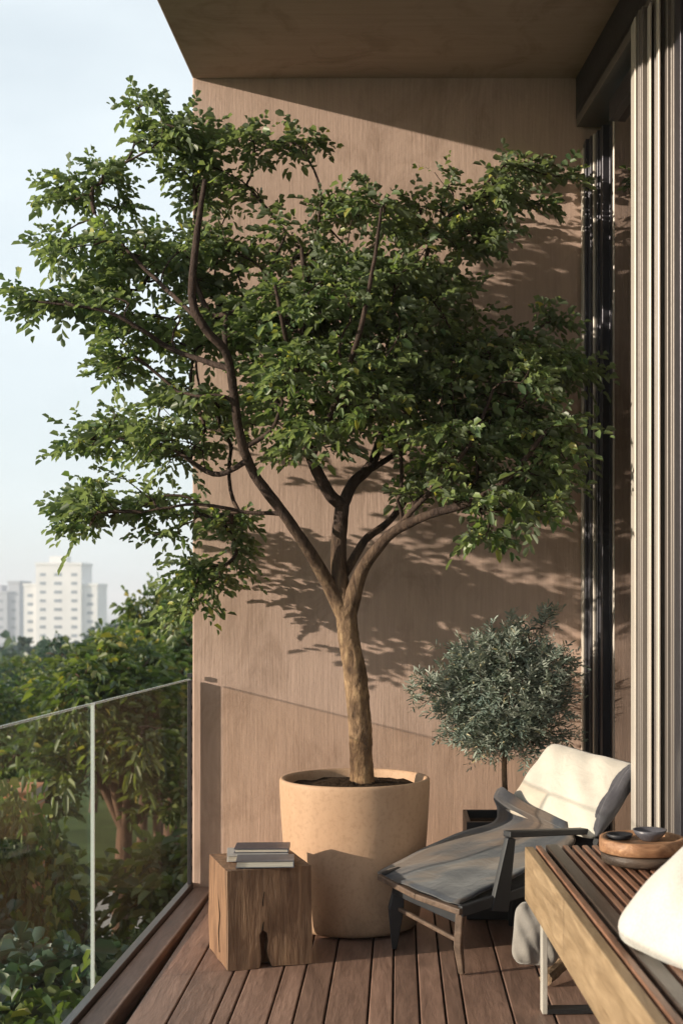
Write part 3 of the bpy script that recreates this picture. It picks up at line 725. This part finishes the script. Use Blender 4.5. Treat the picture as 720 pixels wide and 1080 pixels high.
# ------------------------------------------------------------------ soft goods helpers
def pillow(name, w_, h_, t_, mat, parent, seed=1, n=28, pinch=.07, wr=.010, rnd=0.0):
    rp = np.random.default_rng(seed); ph = rp.uniform(0, 6, 8)
    bm = bmesh.new(); top = {}; bot = {}
    for i in range(n+1):
        for j_ in range(n+1):
            u = -1+2*i/n; v = -1+2*j_/n
            ex = 1-pinch*(1-abs(v)**2.2); ey = 1-pinch*(1-abs(u)**2.2)
            x = u*w_/2*ex*math.sqrt(1-rnd*v**6*.5); y = v*h_/2*ey*math.sqrt(1-rnd*u**6*.5)
            th = t_/2*(max(0, 1-abs(u)**2.6)**.62)*(max(0, 1-abs(v)**2.6)**.62)
            wv = wr*(math.sin(u*5+ph[0]+2*v)*math.sin(v*4+ph[1])+.5*math.sin(u*11+v*7+ph[2]))*min(1, th/(t_*.2))
            top[i, j_] = bm.verts.new((x, y, th+wv))
            if 0 < i < n and 0 < j_ < n: bot[i, j_] = bm.verts.new((x, y, -th+wv*.5))
            else: bot[i, j_] = top[i, j_]
    for i in range(n):
        for j_ in range(n):
            bm.faces.new((top[i, j_], top[i+1, j_], top[i+1, j_+1], top[i, j_+1]))
            q = [bot[i, j_], bot[i, j_+1], bot[i+1, j_+1], bot[i+1, j_]]
            if len(set(q)) == 4:
                try: bm.faces.new(q)
                except ValueError: pass
    o = from_bm(name, bm, mat, parent, smooth=True)
    return o
def orient(o, origin, ux, uy):                 # local x->ux, y->uy
    ux = Vector(ux).normalized(); uz = ux.cross(Vector(uy)).normalized(); uy = uz.cross(ux)
    m = Matrix((ux, uy, uz)).transposed().to_4x4(); m.translation = Vector(origin); o.matrix_world = m
def cloth(name, rows, mat, parent, th=.006, sub=5, wr=.004, seed=1):
    """rows: grid of control points -> smooth draped sheet with thickness"""
    rows = [[np.array(p, float) for p in r] for r in rows]
    A_ = [catmull(r, sub) for r in rows]; C_ = list(zip(*A_)); C_ = [catmull(list(c), sub) for c in C_]
    bm = bmesh.new(); V = [[bm.verts.new(p) for p in c] for c in C_]; r_ = random.Random(seed)
    ph = [r_.uniform(0, 6) for _ in range(6)]
    for i, c in enumerate(V):
        for k, v in enumerate(c):
            v.co += Vector((0, 0, wr*(math.sin(i*.9+k*.35+ph[0])+.7*math.sin(k*.8-i*.5+ph[1]))))
    for i in range(len(V)-1):
        for k in range(len(V[0])-1): bm.faces.new((V[i][k], V[i+1][k], V[i+1][k+1], V[i][k+1]))
    o = from_bm(name, bm, mat, parent, smooth=True)
    m = o.modifiers.new('s', 'SOLIDIFY'); m.thickness = th; m.offset = 0; return o

# ------------------------------------------------------------------ low lounge chair
e1 = Vector((.605, -.797, 0)); e2 = Vector((.797, .605, 0))      # width (far to near side), depth (front to back)
c0 = Vector((-.05, 4.46, 0))
def cp(a, b_, z): return c0+e1*a+e2*b_+Vector((0, 0, z))
ch = empty('lounge_chair', cp(.2, .3, 0)); tag(ch, 'low dark wooden lounge chair covered by a grey throw', 'chair')
def rel(v): return v-ch.location
CW = .40
def bar(name, a, b_, w1, w2, t_, mat, parent=ch, up=Vector((0, 0, 1)), bev=.004, mid=None):
    a = rel(a); b_ = rel(b_); dd = (b_-a).normalized(); s_ = dd.cross(up)
    if s_.length < .05: s_ = dd.cross(e2)
    s_.normalize(); u_ = s_.cross(dd); bm = bmesh.new(); st = [(a, w1)]+([(rel(mid[0]), mid[1])] if mid else [])+[(b_, w2)]
    rg = []
    for p_, w_ in st: rg.append([bm.verts.new(p_+s_*(x*w_/2)+u_*(y*(w_ if t_ is None else t_)/2)) for x, y in ((-1, -1), (1, -1), (1, 1), (-1, 1))])
    for p_, q_ in zip(rg[:-1], rg[1:]):
        for k in range(4): bm.faces.new((p_[k], p_[(k+1) % 4], q_[(k+1) % 4], q_[k]))
    bm.faces.new(rg[0][::-1]); bm.faces.new(rg[-1])
    return from_bm(name, bm, mat, parent, bevel=bev)
ZF, ZN = .245, .205                              # front rail height far / near end
bar('leg', cp(.02, .03, .003), cp(.03, .045, ZF-.012), .016, .030, None, M['chairdark'], mid=(cp(.022, .035, .14), .052))
bar('leg', cp(CW-.015, .02, .003), cp(CW-.01, .01, ZN-.008), .018, .026, None, M['chairwood'], mid=(cp(CW-.02, .01, .09), .026))
bar('leg', cp(.02, .56, .003), cp(.02, .56, .30), .02, .03, None, M['chairdark'])
bar('leg', cp(CW-.015, .56, .003), cp(CW-.015, .56, .30), .02, .03, None, M['chairdark'])
bar('front_rail', cp(-.02, .0, ZF), cp(CW*.5, -.012, (ZF+ZN)/2-.006), .026, .026, .020, M['chairwood'])
bar('front_rail', cp(CW*.5, -.012, (ZF+ZN)/2-.006), cp(CW+.01, .0, ZN), .026, .026, .020, M['chairwood'])
bar('apron', cp(.03, .02, ZF-.035), cp(CW-.02, .02, ZN-.03), .016, .016, .035, M['chairdark'])
bar('stretcher', cp(.02, .035, .145), cp(CW-.02, .015, .105), .016, .014, .014, M['chairwood'])
bar('side_rail', cp(CW, .0, ZN), cp(CW, .60, .27), .022, .022, .035, M['chairdark'])
bar('side_rail', cp(0, .0, ZF), cp(0, .60, .33), .022, .022, .035, M['chairdark'])
bar('arm_post', cp(CW+.004, .155, .185), cp(CW+.01, .200, .415), .075, .034, .020, M['chairdark'], up=e1)
bar('armrest', cp(CW+.01, .185, .428), cp(CW+.02, .60, .398), .038, .038, .020, M['chairdark'])
bar('back_post', cp(CW+.005, .56, .26), cp(CW+.005, .715, .60), .028, .020, .03, M['chairdark'])
bar('back_post', cp(-.005, .56, .30), cp(-.005, .70, .56), .028, .020, .03, M['chairdark'])
bar('back_rail', cp(-.005, .69, .55), cp(CW+.005, .705, .585), .02, .02, .03, M['chairdark'])
cloth('sling', [[rel(cp(0, .02, ZF)), rel(cp(.2, .02, .222)), rel(cp(CW, .02, ZN))],
                [rel(cp(0, .30, .262)), rel(cp(.2, .3, .235)), rel(cp(CW, .30, .222))],
                [rel(cp(0, .57, .305)), rel(cp(.2, .57, .28)), rel(cp(CW, .57, .265))],
                [rel(cp(0, .64, .46)), rel(cp(.2, .65, .45)), rel(cp(CW, .645, .45))],
                [rel(cp(0, .70, .56)), rel(cp(.2, .71, .57)), rel(cp(CW, .72, .59))]], M['darkfab'], ch, .008, 5, .001)
th = empty('throw_blanket', cp(.2, .3, .26)); tag(th, 'crumpled blue-grey throw draped over the seat of the lounge chair', 'blanket')
def rt_(v): return v-th.location
cloth('blanket', [[rt_(cp(-.04, .005, ZF+.004)), rt_(cp(.13, -.012, .248)), rt_(cp(.27, -.008, .236)), rt_(cp(CW-.02, .01, .224))],
                  [rt_(cp(-.05, .16, .295)), rt_(cp(.12, .15, .283)), rt_(cp(.25, .15, .268)), rt_(cp(CW-.02, .13, .255))],
                  [rt_(cp(-.04, .32, .340)), rt_(cp(.12, .33, .325)), rt_(cp(.26, .32, .305)), rt_(cp(CW-.02, .32, .300))],
                  [rt_(cp(-.02, .50, .372)), rt_(cp(.12, .50, .385)), rt_(cp(.26, .50, .375)), rt_(cp(CW-.02, .50, .350))],
                  [rt_(cp(-.02, .53, .42)), rt_(cp(.12, .515, .425)), rt_(cp(.26, .515, .41)), rt_(cp(CW-.03, .52, .385))],
                  [rt_(cp(.0, .495, .465)), rt_(cp(.07, .475, .475)), rt_(cp(.17, .495, .445)), rt_(cp(CW-.05, .515, .41))],  # top rows lap the cushion, dark cloth standing in for a shadow there
                  [rt_(cp(.01, .505, .50)), rt_(cp(.07, .485, .51)), rt_(cp(.13, .500, .475)), rt_(cp(CW-.06, .520, .425))]], M['throw'], th, .010, 7, .0018, 4)
T = Tubes()
cu = empty('chair_cushion', cp(.2, .62, .5)); tag(cu, 'cream linen cushion with charcoal side leaning on the back of the lounge chair', 'cushion')
pc = pillow('cushion_body', .40, .335, .10, M['cream'], cu, 3, 30, .06, .005, .35)
BLc, BRc = cp(.0, .575, .43), cp(CW+.03, .585, .385)
TLc, TRc = cp(.085, .70, .555), cp(CW+.10, .735, .655)
def orient_in(o, par, org_, ux, uy):
    ux = Vector(ux).normalized(); uz = ux.cross(Vector(uy)).normalized(); uy = uz.cross(ux)
    m = Matrix((ux, uy, uz)).transposed().to_4x4(); m.translation = Vector(org_)-par.location; o.matrix_local = m
orient_in(pc, cu, (BLc+BRc+TLc+TRc)/4+Vector((-.018, -.02, .012)), (BRc-BLc), (TLc-BLc))
pc.scale = ((TRc-TLc).length/.40*1.10, 1, 1)
sd = pillow('charcoal_side', .075, .30, .06, M['darkfab'], cu, 8, 16, .1, .006)
orient_in(sd, cu, (BRc+TRc)/2+Vector((-.035, -.045, -.01))+e1*.0, (e1-e2*.6), (TRc-BRc))

# ------------------------------------------------------------------ slatted bench
bx0 = at(553, 893, 3.87); BZ = bx0.z
bdir = Vector((.040, -1, 0)).normalized(); bside = Vector((-bdir.y, bdir.x, 0)); bside = Vector((1, .04, 0)).normalized()
bn = empty('slatted_bench', (bx0.x, bx0.y, 0)); tag(bn, 'low oak bench with brown slatted top and pale metal leg, in the right foreground', 'bench')
BL_, BW_ = 2.1, .47
def bpt(s_, t_, z): return bdir*t_+bside*s_+Vector((0, 0, z))
def bbox(name, s0, s1, t0, t1, z0, z1, mat, bev=.003):
    bm = bmesh.new()
    hexa(bm, [bpt(s0, t0, z0), bpt(s0, t1, z0), bpt(s1, t1, z0), bpt(s1, t0, z0), bpt(s0, t0, z1), bpt(s0, t1, z1), bpt(s1, t1, z1), bpt(s1, t0, z1)])
    return from_bm(name, bm, mat, bn, bevel=bev)
bbox('side_panel', 0, .026, 0, BL_, BZ-.155, BZ, M['oak'])
bbox('side_panel', BW_-.026, BW_, 0, BL_, BZ-.155, BZ, M['oak'])
bbox('end_panel', .027, BW_-.027, 0, .022, BZ-.14, BZ-.016, M['slat_dark'])
bbox('end_panel', .027, BW_-.027, BL_-.022, BL_, BZ-.14, BZ-.016, M['oak'])
s = .032; k = 0
while s < BW_-.05:
    wd = .036 if k == 1 else .017
    bbox('slat', s, s+wd, .002, BL_-.002, BZ-.014, BZ+.004+(.003 if k == 1 else 0), M['slat_dark'] if k == 1 else M['slat'], .003)
    s += wd+.012; k += 1
for t in (.4, 1.0, 1.6): bbox('crossbar', .027, BW_-.027, t, t+.03, BZ-.05, BZ-.016, M['slat_dark'])
for t in (.07, 1.7):
    lg = bbox('leg', .035, .049, t, t+.045, .003, BZ-.156, M['palesteel'], .001)
    bbox('leg', BW_-.049, BW_-.035, t, t+.045, .003, BZ-.156, M['palesteel'], .001)
    bbox('foot_bar', .050, BW_-.050, t, t+.045, .003, .016, M['blacksteel'], .001)
    bbox('top_bar', .050, BW_-.050, t, t+.045, BZ-.17, BZ-.157, M['blacksteel'], .001)

# round trays and bowl on the bench
tc = at(676, 905, 3.60); tc.z = BZ+.008
t1 = lathe('round_tray', [(0, 0), (.100, 0), (.108, .006), (.110, .027), (.104, .029), (.100, .012), (0, .012)], M['traydark'], None, 48)
t1.location = tc; tag(t1, 'dark round wooden tray, the lower of two on the slatted bench', 'tray')
def wob_disc(r, z0, z1, n=64, seed=3):
    r_ = random.Random(seed); bm = bmesh.new(); ph = [r_.uniform(0, 6) for _ in range(4)]
    def rr_(a, k): return r*(1+.02*math.sin(3*a+ph[0])+.012*math.sin(7*a+ph[1])+.008*math.sin(15*a+ph[2]+k))
    rings = []
    for (k, (f, z)) in enumerate(((.0, z0), (.96, z0), (1.0, z0+.004), (1.012, (z0+z1)/2), (1.0, z1-.003), (.97, z1), (.86, z1), (.84, z1-.010), (0, z1-.010))):
        rings.append([bm.verts.new((0, 0, z))] if f == 0 else [bm.verts.new((rr_(2*math.pi*i/n, k*.5)*f*math.cos(2*math.pi*i/n), rr_(2*math.pi*i/n, k*.5)*f*math.sin(2*math.pi*i/n), z)) for i in range(n)])
    for a, b_ in zip(rings[:-1], rings[1:]):
        for i in range(n):
            q = (i+1) % n
            bm.faces.new((a[0], b_[q], b_[i]) if len(a) == 1 else ((a[i], a[q], b_[0]) if len(b_) == 1 else (a[i], a[q], b_[q], b_[i])))
    return bm
t2 = from_bm('wood_slice_tray', wob_disc(.116, 0, .037), M['traywood'], smooth=True); t2.location = tc+Vector((0, 0, .031))
tag(t2, 'reddish live-edge wood slice tray stacked on the dark round tray', 'tray')
bw_ = lathe('bowl', [(0, .003), (.020, .0), (.026, .004), (.040, .018), (.046, .030), (.043, .030), (.036, .019), (.020, .008), (0, .007)], M['bowl'], None, 40)
bw_.location = tc+Vector((.022, .0, .0585)); tag(bw_, 'small slate grey bowl on the wood slice tray', 'bowl')
cup = lathe('ash_dish', [(0, .002), (.026, .0), (.032, .004), (.036, .014), (.033, .014), (.028, .006), (0, .005)], M['chairdark'], None, 32)
cup.location = tc+Vector((-.055, .028, .0585)); tag(cup, 'flat black dish at the left of the slate bowl', 'dish')

# white pillow in the right foreground
wp = empty('white_pillow', at(735, 960, 2.70)); tag(wp, 'plump off-white pillow lying on the near end of the slatted bench', 'pillow')
wpb = pillow('pillow_body', .42, .40, .15, M['creamlight'], wp, 12, 34, .02, .006, .55)
a = at(655, 992, 2.72); bq = at(735, 862, 2.95); cq = at(765, 1040, 2.45)
ux = (cq-a).normalized(); uy = (bq-a).normalized()
orient_in(wpb, wp, a+ux*.215+uy*.19+Vector((0, 0, .01)), ux, uy)

# cloth bundle and logs under the bench
gc = empty('grey_cushion', at(556, 985, 4.02)); tag(gc, 'small grey cloth cushion slumped under the near end of the slatted bench', 'cushion')
q = pillow('cushion_body', .15, .19, .07, M['greyfab'], gc, 21, 22, .03, .006, .6); orient_in(q, gc, gc.location+Vector((.028, 0, .0)), (1, .1, -.12), (-.10, .15, 1))
for i, (px, py, a_, tl) in enumerate(((590, 1030, 35, .5), (575, 1042, 60, .12))):
    T = Tubes(); rr2 = random.Random(i); dv = Vector((math.cos(R(a_))*math.cos(tl), math.sin(R(a_))*math.cos(tl), math.sin(tl)))
    T.add([dv*(k*.035) for k in range(6)], [.021]*6, 9, True, .08, rr2)
    g_ = ground(px, py); lo = T.build('firewood_log', M['bark' if i else 'barkdark'], None, False); lo.location = g_+Vector((0, 0, .026+(.0 if i else .02)))
    tag(lo, ('brown log propped on the other under the bench', 'pale log lying on the deck under the bench')[i], 'log')

# ------------------------------------------------------------------ garden below
GZ = -1.6
def hz(x, y):
    r = math.hypot(x, y-6)
    t = min(1, max(0, (r-26)/110)); return GZ-32*(t*t*(3-2*t))
bm = bmesh.new(); xs = [-3000, -1200, -600, -300, -160, -110, -80, -60, -45, -36, -28, -22, -16, -12, -8, -5, -3, 0, 3, 8, 14, 22, 30, 45, 70, 120, 300, 1000, 3000]
ys = [-1500, -400, -150, -60, -30, -12, -4, 2, 6, 10, 14, 18, 22, 26, 30, 36, 44, 54, 66, 80, 100, 125, 160, 240, 500, 1200, 2500, 5000]
V = [[bm.verts.new((x, y, hz(x, y))) for y in ys] for x in xs]
for i in range(len(xs)-1):
    for k in range(len(ys)-1): bm.faces.new((V[i][k], V[i+1][k], V[i+1][k+1], V[i][k+1]))
tag(from_bm('ground', bm, M['grass'], smooth=True), kind='structure')
bm = bmesh.new(); pth = [(-9.5, 9.0), (-6, 10.2), (-3.4, 11.2), (-1.6, 12.4), (-.4, 14.5)]
C1 = catmull([(x, y, 0) for x, y in pth], 6); vs = []
for i, p_ in enumerate(C1):
    dd = C1[min(i+1, len(C1)-1)]-C1[max(i-1, 0)]; dd /= np.linalg.norm(dd); nn = np.array((-dd[1], dd[0], 0))
    vs.append((bm.verts.new(p_+nn*.95+np.array((0, 0, GZ+.006))), bm.verts.new(p_-nn*.95+np.array((0, 0, GZ+.006)))))
for a, b_ in zip(vs[:-1], vs[1:]): bm.faces.new((a[0], a[1], b_[1], b_[0]))
tag(from_bm('path', bm, M['path']), kind='structure')
bm = bmesh.new(); box(bm, (-.22, -.22, 0), (.22, .22, 1.54)); 
pil = empty('brick_pillar', (at(5, 820, 8.4).x-.02, 8.4, GZ)); tag(pil, 'orange brick garden pillar half hidden by leaves, seen through the glass at the left', 'pillar')
from_bm('shaft', bm, M['brick'], pil, bevel=.01)
bm = bmesh.new(); box(bm, (-.235, -.235, 1.542), (.235, .235, 1.60)); from_bm('cap', bm, M['brick'], pil, bevel=.01)

def make_tree_meshes(seed, hgt, cr, n_attr, leaf, ar, lo=.25, per=3, nn=(4, 6), mat='garden', clumps=9, trunk_r=.06):
    r_ = np.random.default_rng(seed); g = Grower(r_)
    tb = hgt*lo; lean = r_.normal(0, .06, 2)
    a = g.main([np.array((0, 0, -.05)), np.array((lean[0]*.5, lean[1]*.5, tb*.6)), np.array((lean[0], lean[1], tb))], [trunk_r*1.2, trunk_r, trunk_r*.85], None, 4)
    cen = []
    for k in range(clumps):
        an = k*2.4+r_.uniform(0, .6); rr_ = cr*(.25+.6*r_.random()**.7); z = tb+(hgt-tb)*(.12+.80*r_.random())
        rr_ *= 1.15-.6*((z-tb)/(hgt-tb))**1.5
        c_ = np.array((math.cos(an)*rr_, math.sin(an)*rr_, z)); cen.append(c_)
        m_ = (c_+g.p[a[-1]])/2+np.array((0, 0, .1))+r_.normal(0, .05, 3)
        g.main([g.p[a[-1]], m_, c_], [trunk_r*.55, trunk_r*.35, .012], a[-1], 4)
    cen.append(np.array((lean[0], lean[1], hgt*.88)))
    A = []
    for k in range(n_attr):
        c_ = cen[r_.integers(len(cen))]; v = r_.normal(0, 1, 3); v /= np.linalg.norm(v)
        A.append(c_+v*cr*r_.uniform(.25, .46)*np.array((1, 1, .75)))
    nb = len(g.p); g.grow(np.array(A), sag=.08, bal=.25, skip=len(a)-1, r0=.004, ex=.4)
    T = Tubes(); g.tubes(T, 0, nb, 9); g.tubes(T, nb, len(g.p), 4, 3)
    mt = bpy.data.meshes.new('trunk'); mt.from_pydata([tuple(v) for v in T.V], [], T.Fc); mt.update(); mt.polygons.foreach_set('use_smooth', [True]*len(mt.polygons)); mt.materials.append(M['barkdark'])
    P, D, N, L, W = g.sprays(per=per, rachis=(leaf[0]*1.6, leaf[1]*2.2), leaf=leaf, ar=ar, n=nn, spread=.8, lift=.2, flat=.7)
    ml = leaf_mesh(P, D, N, L, W, .3, 'crown', .35); ml.materials.append(M[mat]); return mt, ml
def place_tree(kind, loc, rz, s_, label, name='garden_tree', cat='tree', group='trees in the garden below'):
    o = empty(name, loc, rz); o.scale = s_ if isinstance(s_, tuple) else (s_, s_, s_); tag(o, label, cat, group)
    link('trunk', kind[0], None, o); link('crown', kind[1], None, o); return o
KA = make_tree_meshes(21, 2.9, 1.05, 420, (.075, .12), .5, .30, 3, (4, 7), 'garden', 10)
KB = make_tree_meshes(22, 2.7, 1.0, 420, (.06, .10), .55, .32, 3, (4, 7), 'gardenblue', 9)
KC = make_tree_meshes(23, 2.8, .8, 300, (.09, .15), .42, .40, 3, (4, 6), 'garden', 7, .085)
KS = make_tree_meshes(24, 1.25, .62, 210, (.08, .13), .6, .12, 4, (4, 6), 'gardenblue', 8, .02)
KT = make_tree_meshes(25, 1.2, .60, 170, (.10, .15), .45, .15, 3, (4, 6), 'garden', 8, .02)
def gx(px, Y): return (px-VX)/F*Y
def put(kind, px, Y, rz, s_, label, z=None, **kw):
    x = gx(px, Y); return place_tree(kind, (x, Y, hz(x, Y) if z is None else z), rz, s_, label, **kw)
put(KC, 128, 10.4, .4, .86, 'garden tree with thick dark leaning trunk seen through the brown glass panel')
put(KA, 60, 13.6, 1.2, .74, 'broad yellow-green garden tree just right of the brick pillar')
put(KB, 98, 17.5, 2.2, .82, 'dark round garden tree behind the path, below the white tower')
put(KA, 150, 15.0, 3.9, .87, 'bushy sunlit garden tree behind the joint of the glass balustrade')
put(KC, 180, 12.2, 5.1, .92, 'pale-leaved garden tree beside the end wall')
put(KB, 10, 15.8, .9, .70, 'dark garden tree at the left edge behind the brick pillar')
put(KA, -40, 12.5, 2.5, .72, 'sunlit garden tree cut by the left edge of the view')
put(KB, 190, 20.0, 1.7, .88, 'bluish far garden tree touching the end wall')
put(KA, 25, 21.0, 4.4, .68, 'small far garden tree below the grey tower')
sg = dict(name='garden_shrub', cat='shrub', group='shrubs under the balcony')
put(KS, 20, 5.7, .3, 1.02, 'glossy blue-green shrub in the bottom left corner', z=-1.6, **sg)
put(KS, 75, 6.6, 1.9, .80, 'dark leafy shrub outside the glass, right of the corner shrub', z=-1.6, **sg)
put(KT, 60, 5.2, 2.8, .85, 'low shrub nearest the deck edge outside the glass', z=-1.45, **sg)
put(KT, 165, 7.9, 4.0, .62, 'yellow-green shrub under the thick leaning trunk', z=-1.6, **sg)
put(KT, 200, 8.6, .7, 1.0, 'light green shrub in the angle of deck and end wall', z=-1.6, **sg)
put(KS, -25, 8.9, 5.0, .95, 'leafy shrub climbing over the brick pillar', z=-1.5, **sg)
put(KS, -120, 7.1, 2.2, 1.2, 'tall dark shrub left of the brick pillar, at the edge of the view', z=-1.6, **sg)
put(KC, 168, 13.4, 3.3, (.62, .62, 1.0), 'slender wispy garden tree rising highest next to the end wall')
put(KT, 12, 7.9, 1.2, (.58, .58, 1.28), 'narrow leafy climber growing up in front of the brick pillar', z=-1.6, name='climber', cat='climbing plant', group=None)
put(KT, 48, 8.9, 3.2, (.5, .5, 1.0), 'small bushy plant at the right foot of the brick pillar', z=-1.6, name='garden_shrub', cat='shrub', group='shrubs under the balcony')
# distant wood as one mass
KF = make_tree_meshes(31, 9, 4.2, 260, (.5, .8), .7, .15, 3, (4, 5), 'gardenblue', 10, .25)
rngw = random.Random(8)
objs = []
vv = []
src = KF[1]; nvv = len(src.vertices); coo = np.zeros(nvv*3, np.float32); src.vertices.foreach_get('co', coo); coo = coo.reshape(-1, 3)
fl = np.zeros(len(src.loops), np.int32); src.loops.foreach_get('vertex_index', fl)
VV = []; FF = []
for i in range(34):
    y = rngw.uniform(60, 150); pxw = rngw.uniform(-160, 230); x = gx(pxw, y); a = rngw.uniform(0, 6.3); s_ = rngw.uniform(.9, 1.4)
    top = 1.17-(rngw.uniform(38, 60)+(24 if pxw < 105 else 0))/F*y; z = max(hz(x, y), top-9*s_)
    ca, sa = math.cos(a), math.sin(a)
    q = np.stack([coo[:, 0]*ca-coo[:, 1]*sa, coo[:, 0]*sa+coo[:, 1]*ca, coo[:, 2]], 1)*s_+np.array((x, y, top-9*s_)); FF.append(fl+len(VV)*nvv); VV.append(q)
VV = np.concatenate(VV); FF = np.concatenate(FF); me = bpy.data.meshes.new('wood')
me.vertices.add(len(VV)); me.vertices.foreach_set('co', VV.astype(np.float32).ravel()); me.loops.add(len(FF)); me.loops.foreach_set('vertex_index', FF.astype(np.int32))
me.polygons.add(len(FF)//4); me.polygons.foreach_set('loop_start', np.arange(0, len(FF), 4, dtype=np.int32)); me.polygons.foreach_set('loop_total', np.full(len(FF)//4, 4, np.int32)); me.update(calc_edges=True)
tag(link('distant_wood', me, M['gardenblue']), 'far bluish wood beyond the garden', 'wood', kind='stuff')

# ------------------------------------------------------------------ towers
def tower(pxl, pxr, Y, parts, mat, label, rows, name='apartment_tower'):
    px_m = Y/F; cx = gx((pxl+pxr)/2, Y); base = -34
    o = empty(name, (cx, Y, base)); tag(o, label, 'building'); k = 0
    for (l, r_, top, dy) in parts:
        x0, x1 = gx(l, Y)-cx, gx(r_, Y)-cx; zt2 = H+(VY-top)*px_m-base
        bm = bmesh.new(); box(bm, (x0, dy, 0), (x1, 16+dy*.3, zt2)); wl = from_bm('wall', bm, mat, o)
        bm = bmesh.new(); box(bm, (x0-.3, dy-.3, zt2+.02), (x1+.3, 16.3, zt2+.9)); from_bm('roof', bm, mat, o)
    for (l, r_, top, n, dy) in rows:
        py = top
        while py < 690:
            for i in range(n):
                c_ = l+(r_-l)*(i+.5)/n; w2 = (r_-l)/n*.24; x0, x1 = gx(c_-w2, Y)-cx, gx(c_+w2, Y)-cx; zc_ = H+(VY-py)*px_m-base
                bm = bmesh.new(); box(bm, (x0, dy-.06, zc_-.55), (x1, dy-.01, zc_+.5)); f_ = from_bm('window', bm, M['towerglass'], o)
            py += 9.2
    bm = bmesh.new(); zr = H+(VY-parts[0][2])*px_m-base; xa = gx(parts[0][0], Y)-cx; xb = gx(parts[0][1], Y)-cx
    box(bm, (xa+(xb-xa)*.25, 3, zr+.95), (xa+(xb-xa)*.62, 10, zr+3.2)); from_bm('plant_room', bm, mat, o)
    return o
tower(24, 102, 460, [(38, 86, 596, 0), (24, 38, 618, 1.5), (86, 102, 618, 1.2)], M['tower'], 'white high-rise apartment tower with stepped roof at the left',
      [(39, 52, 606, 1, 0), (53, 70, 606, 1, 0), (72, 85, 606, 1, 0), (25, 37, 628, 1, 1.5), (88, 101, 628, 1, 1.2)])
tower(-14, 20, 500, [(-14, 8, 626, 0), (8, 20, 615, 1)], M['towergrey'], 'grey-blue tower block cut by the left edge of the view', [(-12, 6, 634, 2, 0), (9, 19, 625, 1, 1)])


# ------------------------------------------------------------------ air
bm = bmesh.new(); box(bm, (-3100, -1600, -36), (3100, 5100, 24))
hm, nt_, n_, l_ = newmat('haze'); ho = n_.new('ShaderNodeOutputMaterial'); pv = n_.new('ShaderNodeVolumePrincipled')
pv.inputs['Color'].default_value = (.90, .94, 1.0, 1); pv.inputs['Density'].default_value = HAZE; l_.new(pv.outputs[0], ho.inputs['Volume'])
hz_o = from_bm('haze', bm, hm); tag(hz_o, 'pale bright haze in the air over the city', 'haze', kind='stuff')
